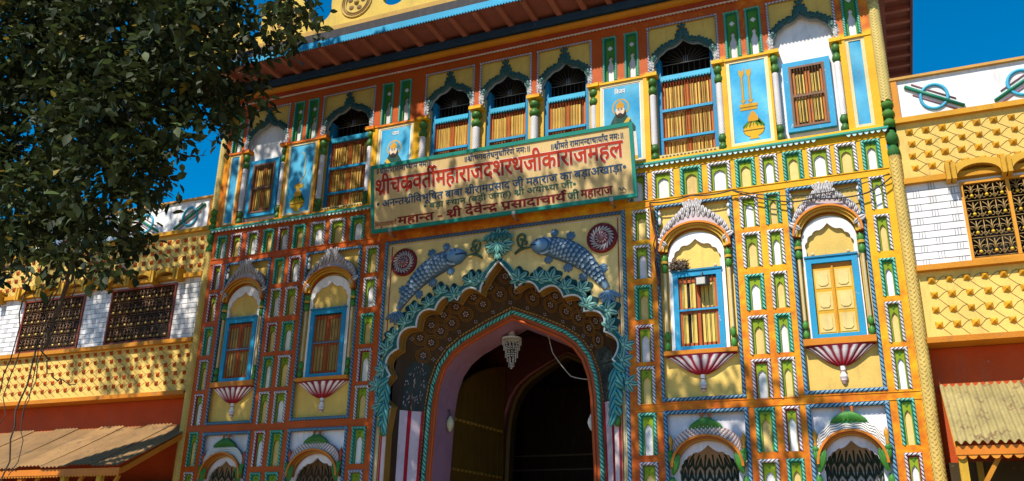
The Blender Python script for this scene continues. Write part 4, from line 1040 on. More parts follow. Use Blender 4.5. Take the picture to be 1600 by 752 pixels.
# gate passage: side walls, vault, open door leaf, further arches
PS = MB()
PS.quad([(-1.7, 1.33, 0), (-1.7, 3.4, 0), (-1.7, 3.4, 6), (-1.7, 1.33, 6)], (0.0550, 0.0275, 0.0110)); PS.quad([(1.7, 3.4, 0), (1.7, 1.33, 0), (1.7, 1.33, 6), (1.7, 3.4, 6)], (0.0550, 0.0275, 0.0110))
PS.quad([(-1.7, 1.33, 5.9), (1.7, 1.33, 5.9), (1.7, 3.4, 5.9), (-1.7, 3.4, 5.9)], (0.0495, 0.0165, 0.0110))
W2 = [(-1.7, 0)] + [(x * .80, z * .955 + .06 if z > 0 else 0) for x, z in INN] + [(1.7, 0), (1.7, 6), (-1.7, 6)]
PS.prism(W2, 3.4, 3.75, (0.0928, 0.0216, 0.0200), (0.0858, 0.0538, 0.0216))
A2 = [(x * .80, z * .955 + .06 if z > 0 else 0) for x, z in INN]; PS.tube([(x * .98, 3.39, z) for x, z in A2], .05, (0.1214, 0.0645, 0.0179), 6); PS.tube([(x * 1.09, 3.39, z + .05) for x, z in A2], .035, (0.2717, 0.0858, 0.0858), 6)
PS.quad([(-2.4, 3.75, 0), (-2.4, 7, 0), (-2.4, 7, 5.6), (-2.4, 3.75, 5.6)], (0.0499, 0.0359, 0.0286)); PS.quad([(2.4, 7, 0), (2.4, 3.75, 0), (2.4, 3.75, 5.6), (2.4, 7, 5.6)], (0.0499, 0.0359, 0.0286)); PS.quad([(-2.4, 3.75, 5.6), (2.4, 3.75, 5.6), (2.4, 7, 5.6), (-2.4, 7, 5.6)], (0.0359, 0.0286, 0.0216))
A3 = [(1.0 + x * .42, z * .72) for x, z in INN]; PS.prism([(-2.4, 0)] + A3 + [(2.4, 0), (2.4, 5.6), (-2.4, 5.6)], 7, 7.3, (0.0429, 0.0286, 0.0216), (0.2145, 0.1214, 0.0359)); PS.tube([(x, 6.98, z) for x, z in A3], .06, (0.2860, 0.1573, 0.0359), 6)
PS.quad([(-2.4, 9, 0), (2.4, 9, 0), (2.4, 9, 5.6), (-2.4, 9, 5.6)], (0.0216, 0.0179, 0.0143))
for i in range(5): PS.box(-2.35, -.3, 5.9, 5.98, 2.7 + .3 * i, 2.73 + .3 * i, (0.1430, 0.1074, 0.0785))
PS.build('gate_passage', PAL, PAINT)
# open door leaf
dl = MB(); a, b = Vector((-1.52, 1.34)), Vector((-1.30, 3.30)); d = (b - a).normalized(); nr = Vector((d.y, -d.x)); nz = 12
TOPZ = [4.30, 4.55, 4.78, 4.95, 5.08, 5.18, 5.26, 5.32]
P = [(0, 0), (1, 0)] + [(1 - i / 7, TOPZ[7 - i]) for i in range(8)]
L_ = (b - a).length
pt = lambda u, z, o: (a.x + d.x * u * L_ + nr.x * o, a.y + d.y * u * L_ + nr.y * o, z)
dl.add([pt(u, z, .04) for u, z in P], [tuple(range(len(P)))], (.14, .07, .009)); dl.add([pt(u, z, -.02) for u, z in P], [tuple(range(len(P)))[::-1]], (.25, .14, .02))
for i in range(1, 9): q0, q1 = pt(i / 9, .05, .042), pt(i / 9, 4.3 + .1 * i, .042); dl.tube([q0, q1], .006, (.13, .06, .01), 4)
DL = dl.build('door_leaf', PAL, GLOSS)
for zz in (1.5, 2.35, 3.2, 4.05):
    st = MB(); st.add([pt(.03, zz - .035, .05), pt(.97, zz - .035, .05), pt(.97, zz + .035, .05), pt(.03, zz + .035, .05)], [(0, 1, 2, 3)], (.20, .10, .012))
    for i in range(14):
        c = Vector(pt(.06 + .88 * i / 13, zz, .05)); o = Vector((nr.x, nr.y, 0)); u = Vector((d.x, d.y, 0)); z = Vector((0, 0, 1)); st.add([c + (u * math.cos(R(k * 60)) + z * math.sin(R(k * 60))) * .035 for k in range(6)] + [c + o * .05], [(k, (k + 1) % 6, 6) for k in range(6)], (.26, .13, .015), True)
    st.build('studded_strap', DL, GLOSS)

# ---- the wall itself with all the openings, ledge, eave, crest ------
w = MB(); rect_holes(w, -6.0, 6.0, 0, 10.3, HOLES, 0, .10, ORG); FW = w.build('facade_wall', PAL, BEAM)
w = MB()     # building behind the painted front
for sx in (-1, 1): w.quad([(sx * 6.0, 0.0, 0), (sx * 6.0, 9.4, 0), (sx * 6.0, 9.4, 10.6), (sx * 6.0, 0.0, 10.6)][::(-1 if sx < 0 else 1)], (.45, .30, .10))
w.quad([(-6, 9.4, 0), (6, 9.4, 0), (6, 9.4, 10.6), (-6, 9.4, 10.6)], (.4, .3, .15)); w.quad([(-6, 6, 10.59), (6, 6, 10.59), (6, 9.4, 10.59), (-6, 9.4, 10.59)], (.3, .25, .2)); w.quad([(-6, 0.5, 7.6), (-1.9, .5, 7.6), (-1.9, 6, 7.6), (-6, 6, 7.6)], (.2, .15, .1)); w.build('building_shell', PAL, PAINT)
# thin raised edges on the beams
w = MB()
for z in (6.905, 7.002, 7.49): w.box(-5.99, -2.16, -.012, .0, z, z + .012, ORG); w.box(2.16, 5.99, -.012, .0, z, z + .012, ORG)
for z in (3.765, 3.865):
    for x0_, x1_ in ((-5.99, -2.16), (2.16, 5.99)): w.box(x0_, x1_, -.010, 0, z - .01, z, ORG)
w.box(-5.99, 5.99, -.014, 0, 7.65, 7.685, ORG)
for a, b in ((1.71, 2.59), (3.78, 4.52), (5.54, 5.99)): w.box(a, b, -.014, 0, 9.19, 9.225, ORG); w.box(-b, -a, -.014, 0, 9.19, 9.225, ORG)
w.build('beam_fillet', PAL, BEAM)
w = MB(); w.box(-6.05, 6.05, -.075, .0, 7.595, 7.625, (.03, .30, .22)); n = 150     # ledge with its row of painted teeth
for i in range(n):
    a = -6.04 + 12.08 * i / n; b = a + 12.08 / n * .94
    if 5.05 < a < 5.42 and random.random() < .75: continue
    w.prism([(a, 7.594), ((a + b) / 2 - .018, 7.555), ((a + b) / 2, 7.545), ((a + b) / 2 + .018, 7.555), (b, 7.594)], -.06, -.048, (.42, .66, .66)); w.prism([(a - .002, 7.596), ((a + b) / 2, 7.532), (b + .002, 7.596)], -.047, -.04, (.25, .04, .03))
w.build('tooth_ledge', PAL, WORN)

e = MB(); ZS = 10.60        # eave: soffit boards
e.box(-6.72, 6.72, -.82, 6.6, ZS + .085, ZS + .11, ROOFC)
EA = e.build('eave', PAL, WOOD)
for i in range(30):
    x = -6.55 + 13.1 * i / 29; q = MB(); q.box(x - .045, x + .045, -.81, .05, ZS + .0, ZS + .084, (.34, .12, .08)); q.build('rafter', EA, WOOD)
for i in range(16):
    for sx in (-1, 1):
        y = .25 + .38 * i; q = MB(); a, b = sorted((sx * 6.02, sx * 6.70)); q.box(a, b, y - .04, y + .04, ZS + .0, ZS + .084, (.34, .12, .10)); q.build('rafter', EA, WOOD)
e = MB(); e.box(-6.75, 6.75, -.85, -.825, 10.63, 10.745, (.025, .34, .60))
n = 245
for i in range(n):
    a = -6.75 + 13.5 * i / n; b = a + 13.5 / n; e.prism([(a, 10.632), ((a + b) / 2, 10.60), (b, 10.632)], -.849, -.838, (.025, .34, .60))
e.build('fascia', EA, WORN)
e = MB()
for sx in (-1, 1):
    e = MB(); a, b = sorted((sx * 6.725, sx * 6.75)); e.box(a, b, -.82, 6.6, 10.60, 10.745, (.22, .09, .08)); e.build('side_board', EA, WOOD)
    e = MB(); a, b = sorted((sx * 6.15, sx * 6.3)); e.box(a, b, .1, 6.2, 10.42, 10.60, (.30, .10, .09)); e.build('wall_beam', EA, WOOD)
e = MB()
e.bar((6.75, 1.2, 10.66), (7.05, 1.2, 10.70), .06, .06, (.3, .18, .08))
e.build('protruding_stub', EA, WOOD)
e = MB(); e.box(-6.7, 6.7, -.78, .4, 10.747, 10.97, (.05, .05, .06)); e.box(-6.72, 6.72, -.70, .3, 10.975, 11.125, (.55, .34, .09)); e.build('roof_edge', EA, PAINT)  # near-black lower box: the gutter's shadow put into its colour
e = MB()
e.box(-6.1, 6.1, -.20, .0, 10.48, 10.60, (.02, .06, .14)); e.build('blue_beam', EA, GLOSS)
prof = [(0, 10.36), (-.10, 10.365), (-.145, 10.39), (-.155, 10.425), (-.13, 10.46), (-.08, 10.478), (0, 10.48)]
e = MB(); e.add([(x, y, z) for x in (-6.1, 6.1) for y, z in prof], [(i, i + 1, 7 + i + 1, 7 + i) for i in range(6)], (.56, .22, .012), True); e.build('round_moulding', EA, GLOSS)
e = MB(); e.box(-6.05, 6.05, -.06, .0, 10.27, 10.36, (.36, .05, .015))
n = 190
for i in range(n):
    a = -6.04 + 12.08 * i / n; b = a + 12.08 / n; e.prism([(a, 10.268), ((a + b) / 2, 10.235), (b, 10.268)], -.045, -.03, (.60, .55, .52))
e.box(-6.05, 6.05, -.05, -.02, 10.26, 10.27, (.66, .60, .56)); e.build('scalloped_trim', EA, PAINT)
# crest on the roof edge
e = MB(); n = 4
pts = []
zb_, zt_ = 11.09, 12.0
xx = -6.6
top = []
for i in range(8):
    c = -6.98 + 1.66 * i; top += [(c - .83 + .0, zb_ + .88)] if i == 0 else []
    gap = arc(c - .0, zb_ + .56, .27, .27, 150, 390, 16)      # a sky notch
    top += [(c - .40, zb_ + .94), (c - .26, zb_ + .80)] + gap[1:-1] + [(c + .26, zb_ + .80), (c + .40, zb_ + .94)]
    top += arc(c + .83, zb_ + .78, .43, .36, 160, 20, 14)
top = [q for q in top if -6.7 < q[0] < 6.75]
e.prism([(-6.7, zb_), (6.75, zb_)] + top[::-1], -.56, -.42, (.66, .47, .10), (.45, .3, .08)); CR = e.build('roof_crest', EA, PAINT)
for i in range(-1, 8):
    c = -6.98 + 1.66 * i + .83
    if abs(c) > 6.4: continue
    q = MB(); tub = lambda r_, t, col: q.tube([(c + r_ * math.cos(R(a)), -.565, zb_ + .56 + r_ * math.sin(R(a))) for a in range(0, 360, 15)], t, col, 6, True)
    tub(.33, .022, (.60, .42, .12)); tub(.285, .016, (.34, .2, .08)); tub(.24, .02, (.58, .42, .14))
    for k in range(5):
        a = R(72 * k + 10); q.lathe([(.055, 0), (.045, .02), (0, .03)], 0, 0, 9, col=(.22, .12, .06)); q.v[-27:] = [(c + .15 * math.cos(a) + p_[0], -.563 - p_[2] * .3, zb_ + .56 + .15 * math.sin(a) + p_[1]) for p_ in q.v[-27:]]
    q.lathe([(.06, 0), (.04, .03), (0, .04)], 0, 0, 10, col=(.55, .38, .1)); q.v[-30:] = [(c + p_[0], -.565 - p_[2], zb_ + .56 + p_[1]) for p_ in q.v[-30:]]
    q.build('crest_rosette', CR, PAINT)
# corner columns
for sx in (-1, 1):
    cx = sx * 6.075; q = MB()
    def braid(z0, z1, r, pit, col, dk):
        q.lathe([(r, z0), (r, z1)], cx, .03, 14, col=dk); n = int((z1 - z0) / pit)
        for i in range(n):
            for k in range(6):
                a = R(170 + 36 * k); z = z0 + pit * i + (pit / 2 if k % 2 else 0); sgn = 1 if k % 2 else -1
                lo, hi = a - .33, a + .33; dz = pit * .9 * sgn
                q.add([(cx + r * math.cos(lo), .03 + r * math.sin(lo), z - dz / 2), (cx + r * 1.06 * math.cos(a), .03 + r * 1.06 * math.sin(a), z - pit * .33), (cx + r * math.cos(hi), .03 + r * math.sin(hi), z + dz / 2),
                       (cx + r * math.cos(hi), .03 + r * math.sin(hi), z + dz / 2 + pit * .72), (cx + r * 1.06 * math.cos(a), .03 + r * 1.06 * math.sin(a), z + pit * .33), (cx + r * math.cos(lo), .03 + r * math.sin(lo), z - dz / 2 + pit * .72)], [(0, 1, 4, 5), (1, 2, 3, 4)], col, True)
    braid(0, 7.18, .080, .062, (.66, .47, .13), (.46, .31, .09)); braid(8.05, 9.75, .082, .05, (.68, .53, .18), (.42, .30, .09)); q.lathe([(.085, 9.75), (.085, 10.1)], cx, .03, 12, col=(.50, .44, .26))
    C = q.build('corner_column', PAL, PAINT)
    q = MB(); bulbs(q, cx, .03, 7.12, 7.58, .092, 2, (.035, .13, .03)); q.build('leaf_collar', C, PAINT); q = MB(); bulbs(q, cx, .03, 7.62, 8.07, .092, 3, (.06, .17, .025)); q.build('leaf_collar', C, PAINT); q = MB(); bulbs(q, cx, .03, 10.05, 10.45, .11, 1, (.06, .22, .04)); q.build('leaf_collar', C, PAINT)

# ================================================================== signboard
SG = thing('signboard', 'long tan signboard with green rim and red Hindi lettering hanging above the arch', 'sign', (.04, -.3, 7.0))
SZ0, SZ1 = 7.01, 8.205; SX0, SX1 = -2.325, 2.41
sy = lambda z: -.20 - .19 * (z - SZ0) / (SZ1 - SZ0)
def sp(x, z, l): return (x, sy(z) - l, z)
q = MB()
def slab(mb, x0, x1, z0, z1, l, th, col):
    P = [sp(x0, z0, l), sp(x1, z0, l), sp(x1, z1, l), sp(x0, z1, l)]; B = [(a, b + th, c) for a, b, c in P]
    mb.add(P + B, [(0, 1, 2, 3), (7, 6, 5, 4), (0, 4, 5, 1), (1, 5, 6, 2), (2, 6, 7, 3), (3, 7, 4, 0)], col)
slab(q, SX0 + .05, SX1 - .05, SZ0 + .05, SZ1 - .05, 0, .03, (.62, .44, .20)); q.build('board', SG, PAINT, (0, 0, 0))
q = MB()
for (a, b, c, d) in ((SX0, SX1, SZ1 - .06, SZ1), (SX0, SX1, SZ0, SZ0 + .055), (SX0, SX0 + .055, SZ0 + .055, SZ1 - .06), (SX1 - .055, SX1, SZ0 + .055, SZ1 - .06)): slab(q, a, b, c, d, .018, .05, (.015, .24, .19))
q.build('rim', SG, GLOSS, (0, 0, 0))
NV_ = (.02, .06, .14); RD = (.42, .035, .010); DR = (.22, .012, .015); GR_ = (.03, .12, .09)
L = lambda n, t, a, b, z, h, c, bo, sh=None: lettering(n, SG, t, a, b, z, h, c, sp, bo, GLOSS, sh)
L('lettering', '॥|श^ी|सी|ता|रा|मा|भ~|या|म| |न|मः|॥', -2.225, -1.12, 8.045, .088, NV_, .016)
L('lettering', '॥|श^ी|भ|ग|व|ते|ध|नु|धा*|िर|णे| |न|मः|॥', -.52, .69, 8.005, .088, NV_, .016)
L('lettering', '॥|श^ी|म|ते| |रा|मा|न|न~|दा|चा|या*|य| |न|मः|॥', 1.03, 2.26, 7.965, .092, NV_, .016)
L('lettering', 'श^ी|च|क^|व|ती*|म|हा|रा|ज|द|श|र|थ|जी|का|रा|ज|म|ह|ल', -2.24, 2.23, 7.675, .255, RD, .030, (.78, .74, .68))
L('lettering', '•| |अ|न|न~|त|श^ी|िव|भू|िष|त| |बा|बा| |श^ी|रा|म|प^|सा|द| |जी| |म|हा|रा|ज| |का| |ब|ड़ा|अ|खा|ड़ा|•', -2.22, 2.27, 7.445, .115, (.025, .075, .16), .018)
L('lettering', '•| |ब|ड़ा| |स~|था|न| |(|ब|ड़ी| |ज|ग|ह|)| |श^ी| |अ|यो|ध~|या| |जी|•', -1.30, 1.44, 7.305, .09, GR_, .015)
L('lettering', 'िब|न~|दु|गा|द~|या|चा|य*', -2.25, -1.83, 7.11, .07, (.25, .03, .02), .012)
L('lettering', 'म|हा|न~|त| |-| |श^ी| |दे|वे|न~|द^| |प^|सा|दा|चा|य*', -1.80, 1.25, 7.102, .125, DR, .026)
L('lettering', 'जी', 1.28, 1.47, 7.11, .11, GR_, .02); L('lettering', 'म|हा|रा|ज', 1.50, 2.02, 7.11, .122, DR, .026)
q = MB(); q.tube([sp(2.12 + .02 * i, 7.16 + .03 * math.sin(i * 1.9), .008) for i in range(7)], .006, (.04, .06, .10), 4); q.tube([sp(2.13, 7.10, .008), sp(2.24, 7.11, .008)], .004, (.04, .06, .10), 4); q.build('signature', SG, GLOSS, (0, 0, 0))
for x in (-1.95, .35, 2.0):
    q = MB(); q.tube([(x, -.21, 7.03), (x, -.22, 6.97), (x, -.14, 6.95), (x, -.02, 6.96)], .018, (.25, .2, .17), 7); q.box(x - .03, x + .03, -.235, -.20, 6.99, 7.05, (.45, .42, .38)); q.build('hook', SG, IRON, (0, 0, 0))
for x in (-2.0, 2.1):
    q = MB(); q.tube([(x, -.36, 8.1), (x, -.01, 8.35)], .012, (.2, .16, .12), 6); q.build('stay_rod', SG, IRON, (0, 0, 0))

# ================================================================== the two wings
_cell = None


def stud_wall(mb, x0, x1, z0, z1, px, pz, first, studc, col=(.72, .49, .13)):
    mb.quad([(x0, .05, z0), (x1, .05, z0), (x1, .05, z1), (x0, .05, z1)], col)
    st = ln = mb; row = 0; z = z1 - first; LC = (.16, .09, .03); h = h0 = .045 if px > .2 and pz > .17 else .038
    while z > z0 + .05:
        x = x0 + .16 + (row % 2) * .02
        while x < x1 - .08:
            x += random.uniform(-.006, .006); h = h0 * random.uniform(.88, 1.08); sh_ = random.uniform(.7, 1.12)
            st.add([(x - h, .048, z - h), (x + h, .048, z - h), (x + h, .048, z + h), (x - h, .048, z + h), (x, -.002, z)], [(0, 1, 4), (1, 2, 4), (2, 3, 4), (3, 0, 4)], tuple(v * sh_ for v in studc))
            for (a, b) in (((x - h, z - h * .0), (x - h, z + h)), ((x + h, z - h), (x + px - h - .05, z + h * .6)), ((x + px - h - .05, z + h * .6), (x + px - h, z + h)), ((x + h * .9, z - h * 1.2), (x + px * .62, z - pz + h * 1.35)), ((x + px * .62, z - pz + h * 1.35), (x + px * .75, z - pz + h))):
                if max(a[0], b[0]) < x1 - .02 and min(a[1], b[1]) > z0 + .02: ln.bar((a[0], .049, a[1]), (b[0], .049, b[1]), .007, .004, LC)
            x += px
        z -= pz; row += 1


def iron_window(W, x0, x1, z0, z1, nx, nz, frame, iron, knob, mull):
    b = MB(); b.quad([(x0, .46, z0), (x1, .46, z0), (x1, .46, z1), (x0, .46, z1)], (.02, .017, .016)); b.quad([(x0, .055, z1), (x0, .46, z1), (x1, .46, z1), (x1, .055, z1)], (.05, .03, .02)); b.quad([(x0, .055, z0), (x0, .46, z0), (x0, .46, z1), (x0, .055, z1)], (.18, .10, .05)); b.quad([(x1, .46, z0), (x1, .055, z0), (x1, .055, z1), (x1, .46, z1)], (.18, .1, .05))
    T = b.build('window', W, PAINT)
    f = MB(); t = .035
    f.box(x0, x0 + t, .02, .08, z0, z1, frame); f.box(x1 - t, x1, .02, .08, z0, z1, frame); f.box(x0 + t, x1 - t, .022, .078, z1 - t, z1, frame); f.box(x0 + t, x1 - t, .022, .078, z0, z0 + t, frame)
    for m in mull: f.box(m - .022, m + .022, .018, .08, z0 + t, z1 - t, frame)
    f.build('frame', T, GLOSS)
    g_ = MB(); cw, ch = (x1 - x0 - 2 * t) / nx, (z1 - z0 - 2 * t) / nz
    for i in range(nx):
        for j in range(nz):
            X = x0 + t + cw * i; Z = z0 + t + ch * j; c = X + cw / 2; y = .05; w = .0075
            g_.tube([(X, y, Z), (X, y, Z + ch)], w, iron, 4); g_.tube([(X, y, Z + .02), (X + cw, y, Z + .02)], w * .8, iron, 4)
            g_.tube([(c, y, Z + ch * .28), (c, y, Z + ch * .98)], w, iron, 4)
            for s in (-1, 1):
                g_.tube([(c, y, Z + ch * .45), (c + s * cw * .16, y, Z + ch * .66), (c + s * cw * .40, y, Z + ch * .70), (c + s * cw * .42, y, Z + ch * .58), (c + s * cw * .28, y, Z + ch * .56)], w * .85, iron, 4)
                g_.tube([(c, y, Z + ch * .5), (c + s * cw * .10, y, Z + ch * .80), (c + s * cw * .36, y, Z + ch * .97)], w * .85, iron, 4)
                g_.tube([(c, y, Z + ch * .28), (c + s * cw * .22, y, Z + ch * .20), (c + s * cw * .34, y, Z + ch * .32), (c + s * cw * .22, y, Z + ch * .42)], w * .85, iron, 4)
            g_.tube([(X + cw * .12 * math.cos(R(a)), y, Z + .075 + cw * .12 * math.sin(R(a))) for a in range(0, 360, 60)], w * .8, iron, 4, True)
            g_.lathe([(.024, 0), (.020, .016), (0, .022)], 0, 0, 8, col=knob); g_.v[-24:] = [(c + p_[0], .04 - p_[2], Z + ch * .33 + p_[1]) for p_ in g_.v[-24:]]
    g_.build('grille', T, IRON)


def window_hood(W, x0, x1, n, z):
    q = MB(); OC = (.60, .34, .04); w = (x1 - x0) / n
    for i in range(n):
        a = x0 + w * i; c = a + w / 2; r_ = w * .40
        q.prism([(a, z)] + [(c - r_, z)] + arc(c, z, r_, .16, 180, 0, 14)[1:-1] + [(c + r_, z), (a + w, z), (a + w, z + .19)] + arc(c, z + .14, w * .46, .10, 0, 180, 12) + [(a, z + .19)], -.10, .05, OC, (.46, .22, .03))
        q.quad([(a, .04, z), (a + w, .04, z), (a + w, .04, z + .2), (a, .04, z + .2)], (.40, .22, .03))
    for i in range(n + 1):
        x = x0 + w * i
        for d in (-.035, .035): q.box(x + d - .026, x + d + .026, -.15, .045, z - .04 - abs(d) * 0, z + .20 + (.02 if d < 0 else 0), (.58, .31, .03))
    q.build('window_hood', W, PAINT)


def emblem(W, cx, s):
    q = MB(); zc = 8.02; q.tube([(cx + .175 * math.cos(R(a)), .04, zc + .19 * math.sin(R(a))) for a in range(0, 360, 15)], .024, (.05, .36, .56), 7, True); E_ = q.build('ring_emblem', W, GLOSS)
    q = MB(); a, b = (cx - .36, zc + .22), (cx + .36, zc - .22)
    if s < 0: a, b = (cx - .36, zc - .22), (cx + .36, zc + .22)
    q.tube([(a[0], .028, a[1]), (b[0], .028, b[1])], .026, (.015, .19, .12), 7); q.build('green_bar', E_, GLOSS)
    q = MB()
    for dz in (-.085, .085): q.tube([(a[0] * .75 + cx * .25, .042, a[1] * .75 + zc * .25 + dz), (b[0] * .75 + cx * .25, .042, b[1] * .75 + zc * .25 + dz)], .011, (.30, .13, .15), 5)
    q.build('thin_bar', E_, GLOSS)


def wing(s, far, label, wins, brick, stud_px, stud_rows_lower, ems, frame, iron, knob, nx, studc):
    nm = thing('wing_building', label, 'building', (s * 8.5, .1, 0))
    X = lambda a, b: (min(s * a, s * b), max(s * a, s * b)); x0, x1 = X(6.15, far); mk = lambda mb, n, mat=None, par=None: mb.build(n, par or nm, mat or PAINT, (0, 0, 0))
    q = MB(); q.box(x0, x1, .05, .25, 7.74, 8.36, WHITE); PP = mk(q, 'parapet', PAINT)
    for c, d in ems: emblem(PP, c, d)
    q = MB(); q.box(x0, x1, .0, .28, 8.362, 8.40, (.50, .27, .06)); e0, e1 = X(6.14, 6.24); q.box(e0, e1, .015, .2, 7.745, 8.36, (.56, .22, .02)); mk(q, 'coping', WORN)
    q = MB(); q.box(x0, x1, -.02, .2, 7.665, 7.742, (.62, .30, .015)); q.box(x0, x1, -.03, .2, 6.72, 6.80, (.62, .28, .015)); q.box(x0, x1, -.05, .2, 5.445, 5.52, (.60, .24, .015)); q.box(x0, x1, -.05, .3, 4.46, 4.535, (.58, .20, .012)); mk(q, 'ledge', WORN)
    w_ = MB(); stud_wall(w_, x0, x1, 6.80, 7.665, stud_px, .185, .14, studc); mk(w_, 'upper_stud_wall')
    w_ = MB(); stud_wall(w_, x0, x1, 4.535, 5.445, stud_px, .165 if s < 0 else .205, .12 if s > 0 else .07, studc); mk(w_, 'lower_stud_wall')
    # whitewashed band with incised bricks around the windows
    w_ = MB(); hs = [(a, b, 5.53, 6.66) for a, b, m in wins]; rect_holes(w_, x0, x1, 5.52, 6.72, hs, .05, .03, WHITE)
    LC = (.09, .085, .10); nr_ = 12
    for r_ in range(nr_ + 1):
        z = 5.52 + 1.2 * r_ / nr_; xs_ = sorted([x0, x1] + [v for h in hs for v in h[:2]])
        for a, b in zip(xs_[::2], xs_[1::2]):
            if 0 < r_ < nr_: w_.box(a + .01, b - .01, .046, .05, z - .0028, z + .0028, LC)
            if r_ < nr_:
                x = a + (.30 if r_ % 2 else .10)
                while x < b - .05:
                    for k in range(3):
                        if x + .03 * k < b - .01: w_.box(x + .035 * k - .0024, x + .035 * k + .0024, .046, .05, z + .006, z + 1.2 / nr_ - .006, LC)
                    x += .44
    mk(w_, 'brick_band')
    for a, b, m in wins: iron_window(nm, a, b, 5.53, 6.66, nx, 4, frame, iron, knob, m); window_hood(nm, a - .09, b + .09, max(2, round((b - a) / .57)), 6.70) if True else None
    q = MB(); q.quad([(x0, .32, 0), (x1, .32, 0), (x1, .32, 4.46), (x0, .32, 4.46)], (.55, .075, .015)); mk(q, 'lower_wall')
    q = MB(); q.quad([(x0, .25, 8.36), (x1, .25, 8.36), (x1, 5, 8.36), (x0, 5, 8.36)], (.4, .36, .3)); q.quad([(x0, 5, 0), (x1, 5, 0), (x1, 5, 8.3), (x0, 5, 8.3)], (.5, .4, .25)); q.quad([(s * far, .05, 0), (s * far, 5, 0), (s * far, 5, 8.36), (s * far, .05, 8.36)], (.6, .5, .3)); mk(q, 'roof_slab')
    return nm


WR = wing(1, 12.0, 'sunlit yellow wing with studded bands and ochre windows right of the gateway', [(6.83, 7.99, [7.40]), (9.0, 10.2, [9.6])], None, .213, 4, [(6.70, 1), (7.80, -1), (8.9, 1), (10.0, -1)], (.60, .26, .02), (.30, .19, .06), (.72, .46, .03), 6, (.62, .30, .02))
WL = wing(-1, 16.0, 'yellow studded wing half hidden behind the leafy tree, with dark grilled windows', [(-8.42, -6.77, []), (-10.83, -9.13, []), (-13.3, -11.6, [])], None, .207, 5, [(-6.72, -1), (-7.85, 1), (-9.0, -1), (-10.2, 1), (-11.4, -1)], (.24, .05, .025), (.15, .075, .035), (.62, .45, .12), 9, (.50, .10, .02))


# ================================================================== tin awnings
def awning(s, x_in, x_out, label, zt, zb, yt, yb, col, pitch, shop):
    A = thing('tin_awning', label, 'awning', (s * 8.5, -.6, 0)); x0, x1 = sorted((s * x_in, s * x_out)); wsh = .56 if s < 0 else .9
    n = max(1, int((x1 - x0) / wsh)); wsh = (x1 - x0) / n
    for i in range(n):
        a = x0 + wsh * i; b = a + wsh + .02; q = MB(); m = int(wsh / pitch) * 6; amp = .012 if s < 0 else .022; lift = .028 * (i % 2) + random.uniform(0, .006); ex = random.uniform(-.03, .03); V = []; F = []
        for k in range(m + 1):
            x = a + (b - a) * k / m; h = amp * math.sin(2 * math.pi * k / 6.0)
            for t in (0, .25, .5, .75, 1): z = zt + (zb - zt) * t; V.append((x, yt + (yb + ex - yt) * t, z + h + lift - .04 * math.sin(math.pi * t) * .3))
        for k in range(m):
            for t in range(4): F.append((k * 5 + t, k * 5 + t + 1, (k + 1) * 5 + t + 1, (k + 1) * 5 + t))
        c = random.uniform(.82, 1.12); q.add(V, F, tuple(v * c for v in col), True); q.build('tin_sheet', A, TIN, (0, 0, 0))
    q = MB(); OR = (.55, .17, .015); q.box(x0, x1, yb + .03, yb + .08, zb - .13, zb - .03, OR); q.bar((x0 + .03, yt, zt - .07), (x0 + .03, yb + .1, zb - .07), .06, .09, OR); q.bar((x1 - .03, yt, zt - .07), (x1 - .03, yb + .1, zb - .07), .06, .09, OR); q.build('edge_board', A, GLOSS, (0, 0, 0))
    q = MB(); k = int((x1 - x0) / (.115 if s > 0 else .07)); h = .05 if s > 0 else .035
    for i in range(k):
        a = x0 + (x1 - x0) * i / k; b = a + (x1 - x0) / k; q.prism([(a, zb - .128), ((a * 3 + b) / 4, zb - .128 - h * .8), ((a + b) / 2, zb - .128 - h), ((a + 3 * b) / 4, zb - .128 - h * .8), (b, zb - .128)], yb + .04, yb + .055, (.58, .22, .02))
    q.build('scalloped_valance', A, GLOSS, (0, 0, 0))
    for x in shop:
        q = MB(); q.bar((x, yb + .12, 0), (x, yb + .12, zb - .13), .09, .09, random.choice([(.52, .15, .015), (.55, .32, .03)])); q.bar((x, yb + .14, zb - .75), (x + s * .0 + .38, yb + .14, zb - .14), .05, .05, (.5, .2, .02)); q.build('post', A, PAINT, (0, 0, 0))
    return A


awning(-1, 6.03, 16, 'long weathered corrugated tin awning under the wing behind the tree', 3.97, 3.06, .30, -1.38, (.31, .18, .075), .076, [-6.5, -7.3, -8.3, -9.3, -10.5])
awning(1, 6.235, 12, 'short rusty yellow corrugated tin awning beside the braided corner column', 3.96, 3.05, .30, -1.10, (.42, .34, .14), .085, [6.30, 8.6, 10.8])
# dark shop fronts under the awnings
for s, far, lb in ((-1, 16, 'dark open shop front under the long tin awning'), (1, 12, 'dark brown shop front under the short tin awning')):
    q = MB(); x0, x1 = sorted((s * 6.2, s * far)); q.box(x0, x1, .02, .30, 0, 2.95, (.045, .03, .012) if s > 0 else (.03, .035, .03)); A = q.build('shop_front', None, PAINT); A['label'] = lb; A['category'] = 'shop front'
    n = int((x1 - x0) / .9)
    for i in range(n):
        q = MB(); x = x0 + .3 + .9 * i; q.box(x, x + .07, -.03, .018, 0, 2.95, (.20, .07, .02) if i % 2 else (.26, .16, .02)); q.build('door_post', A, PAINT)

# ================================================================== tree
TR = thing('banyan_tree', 'large dark leafy tree hanging over the left side with thin aerial roots', 'tree', (-9.2, -5.2, 0))


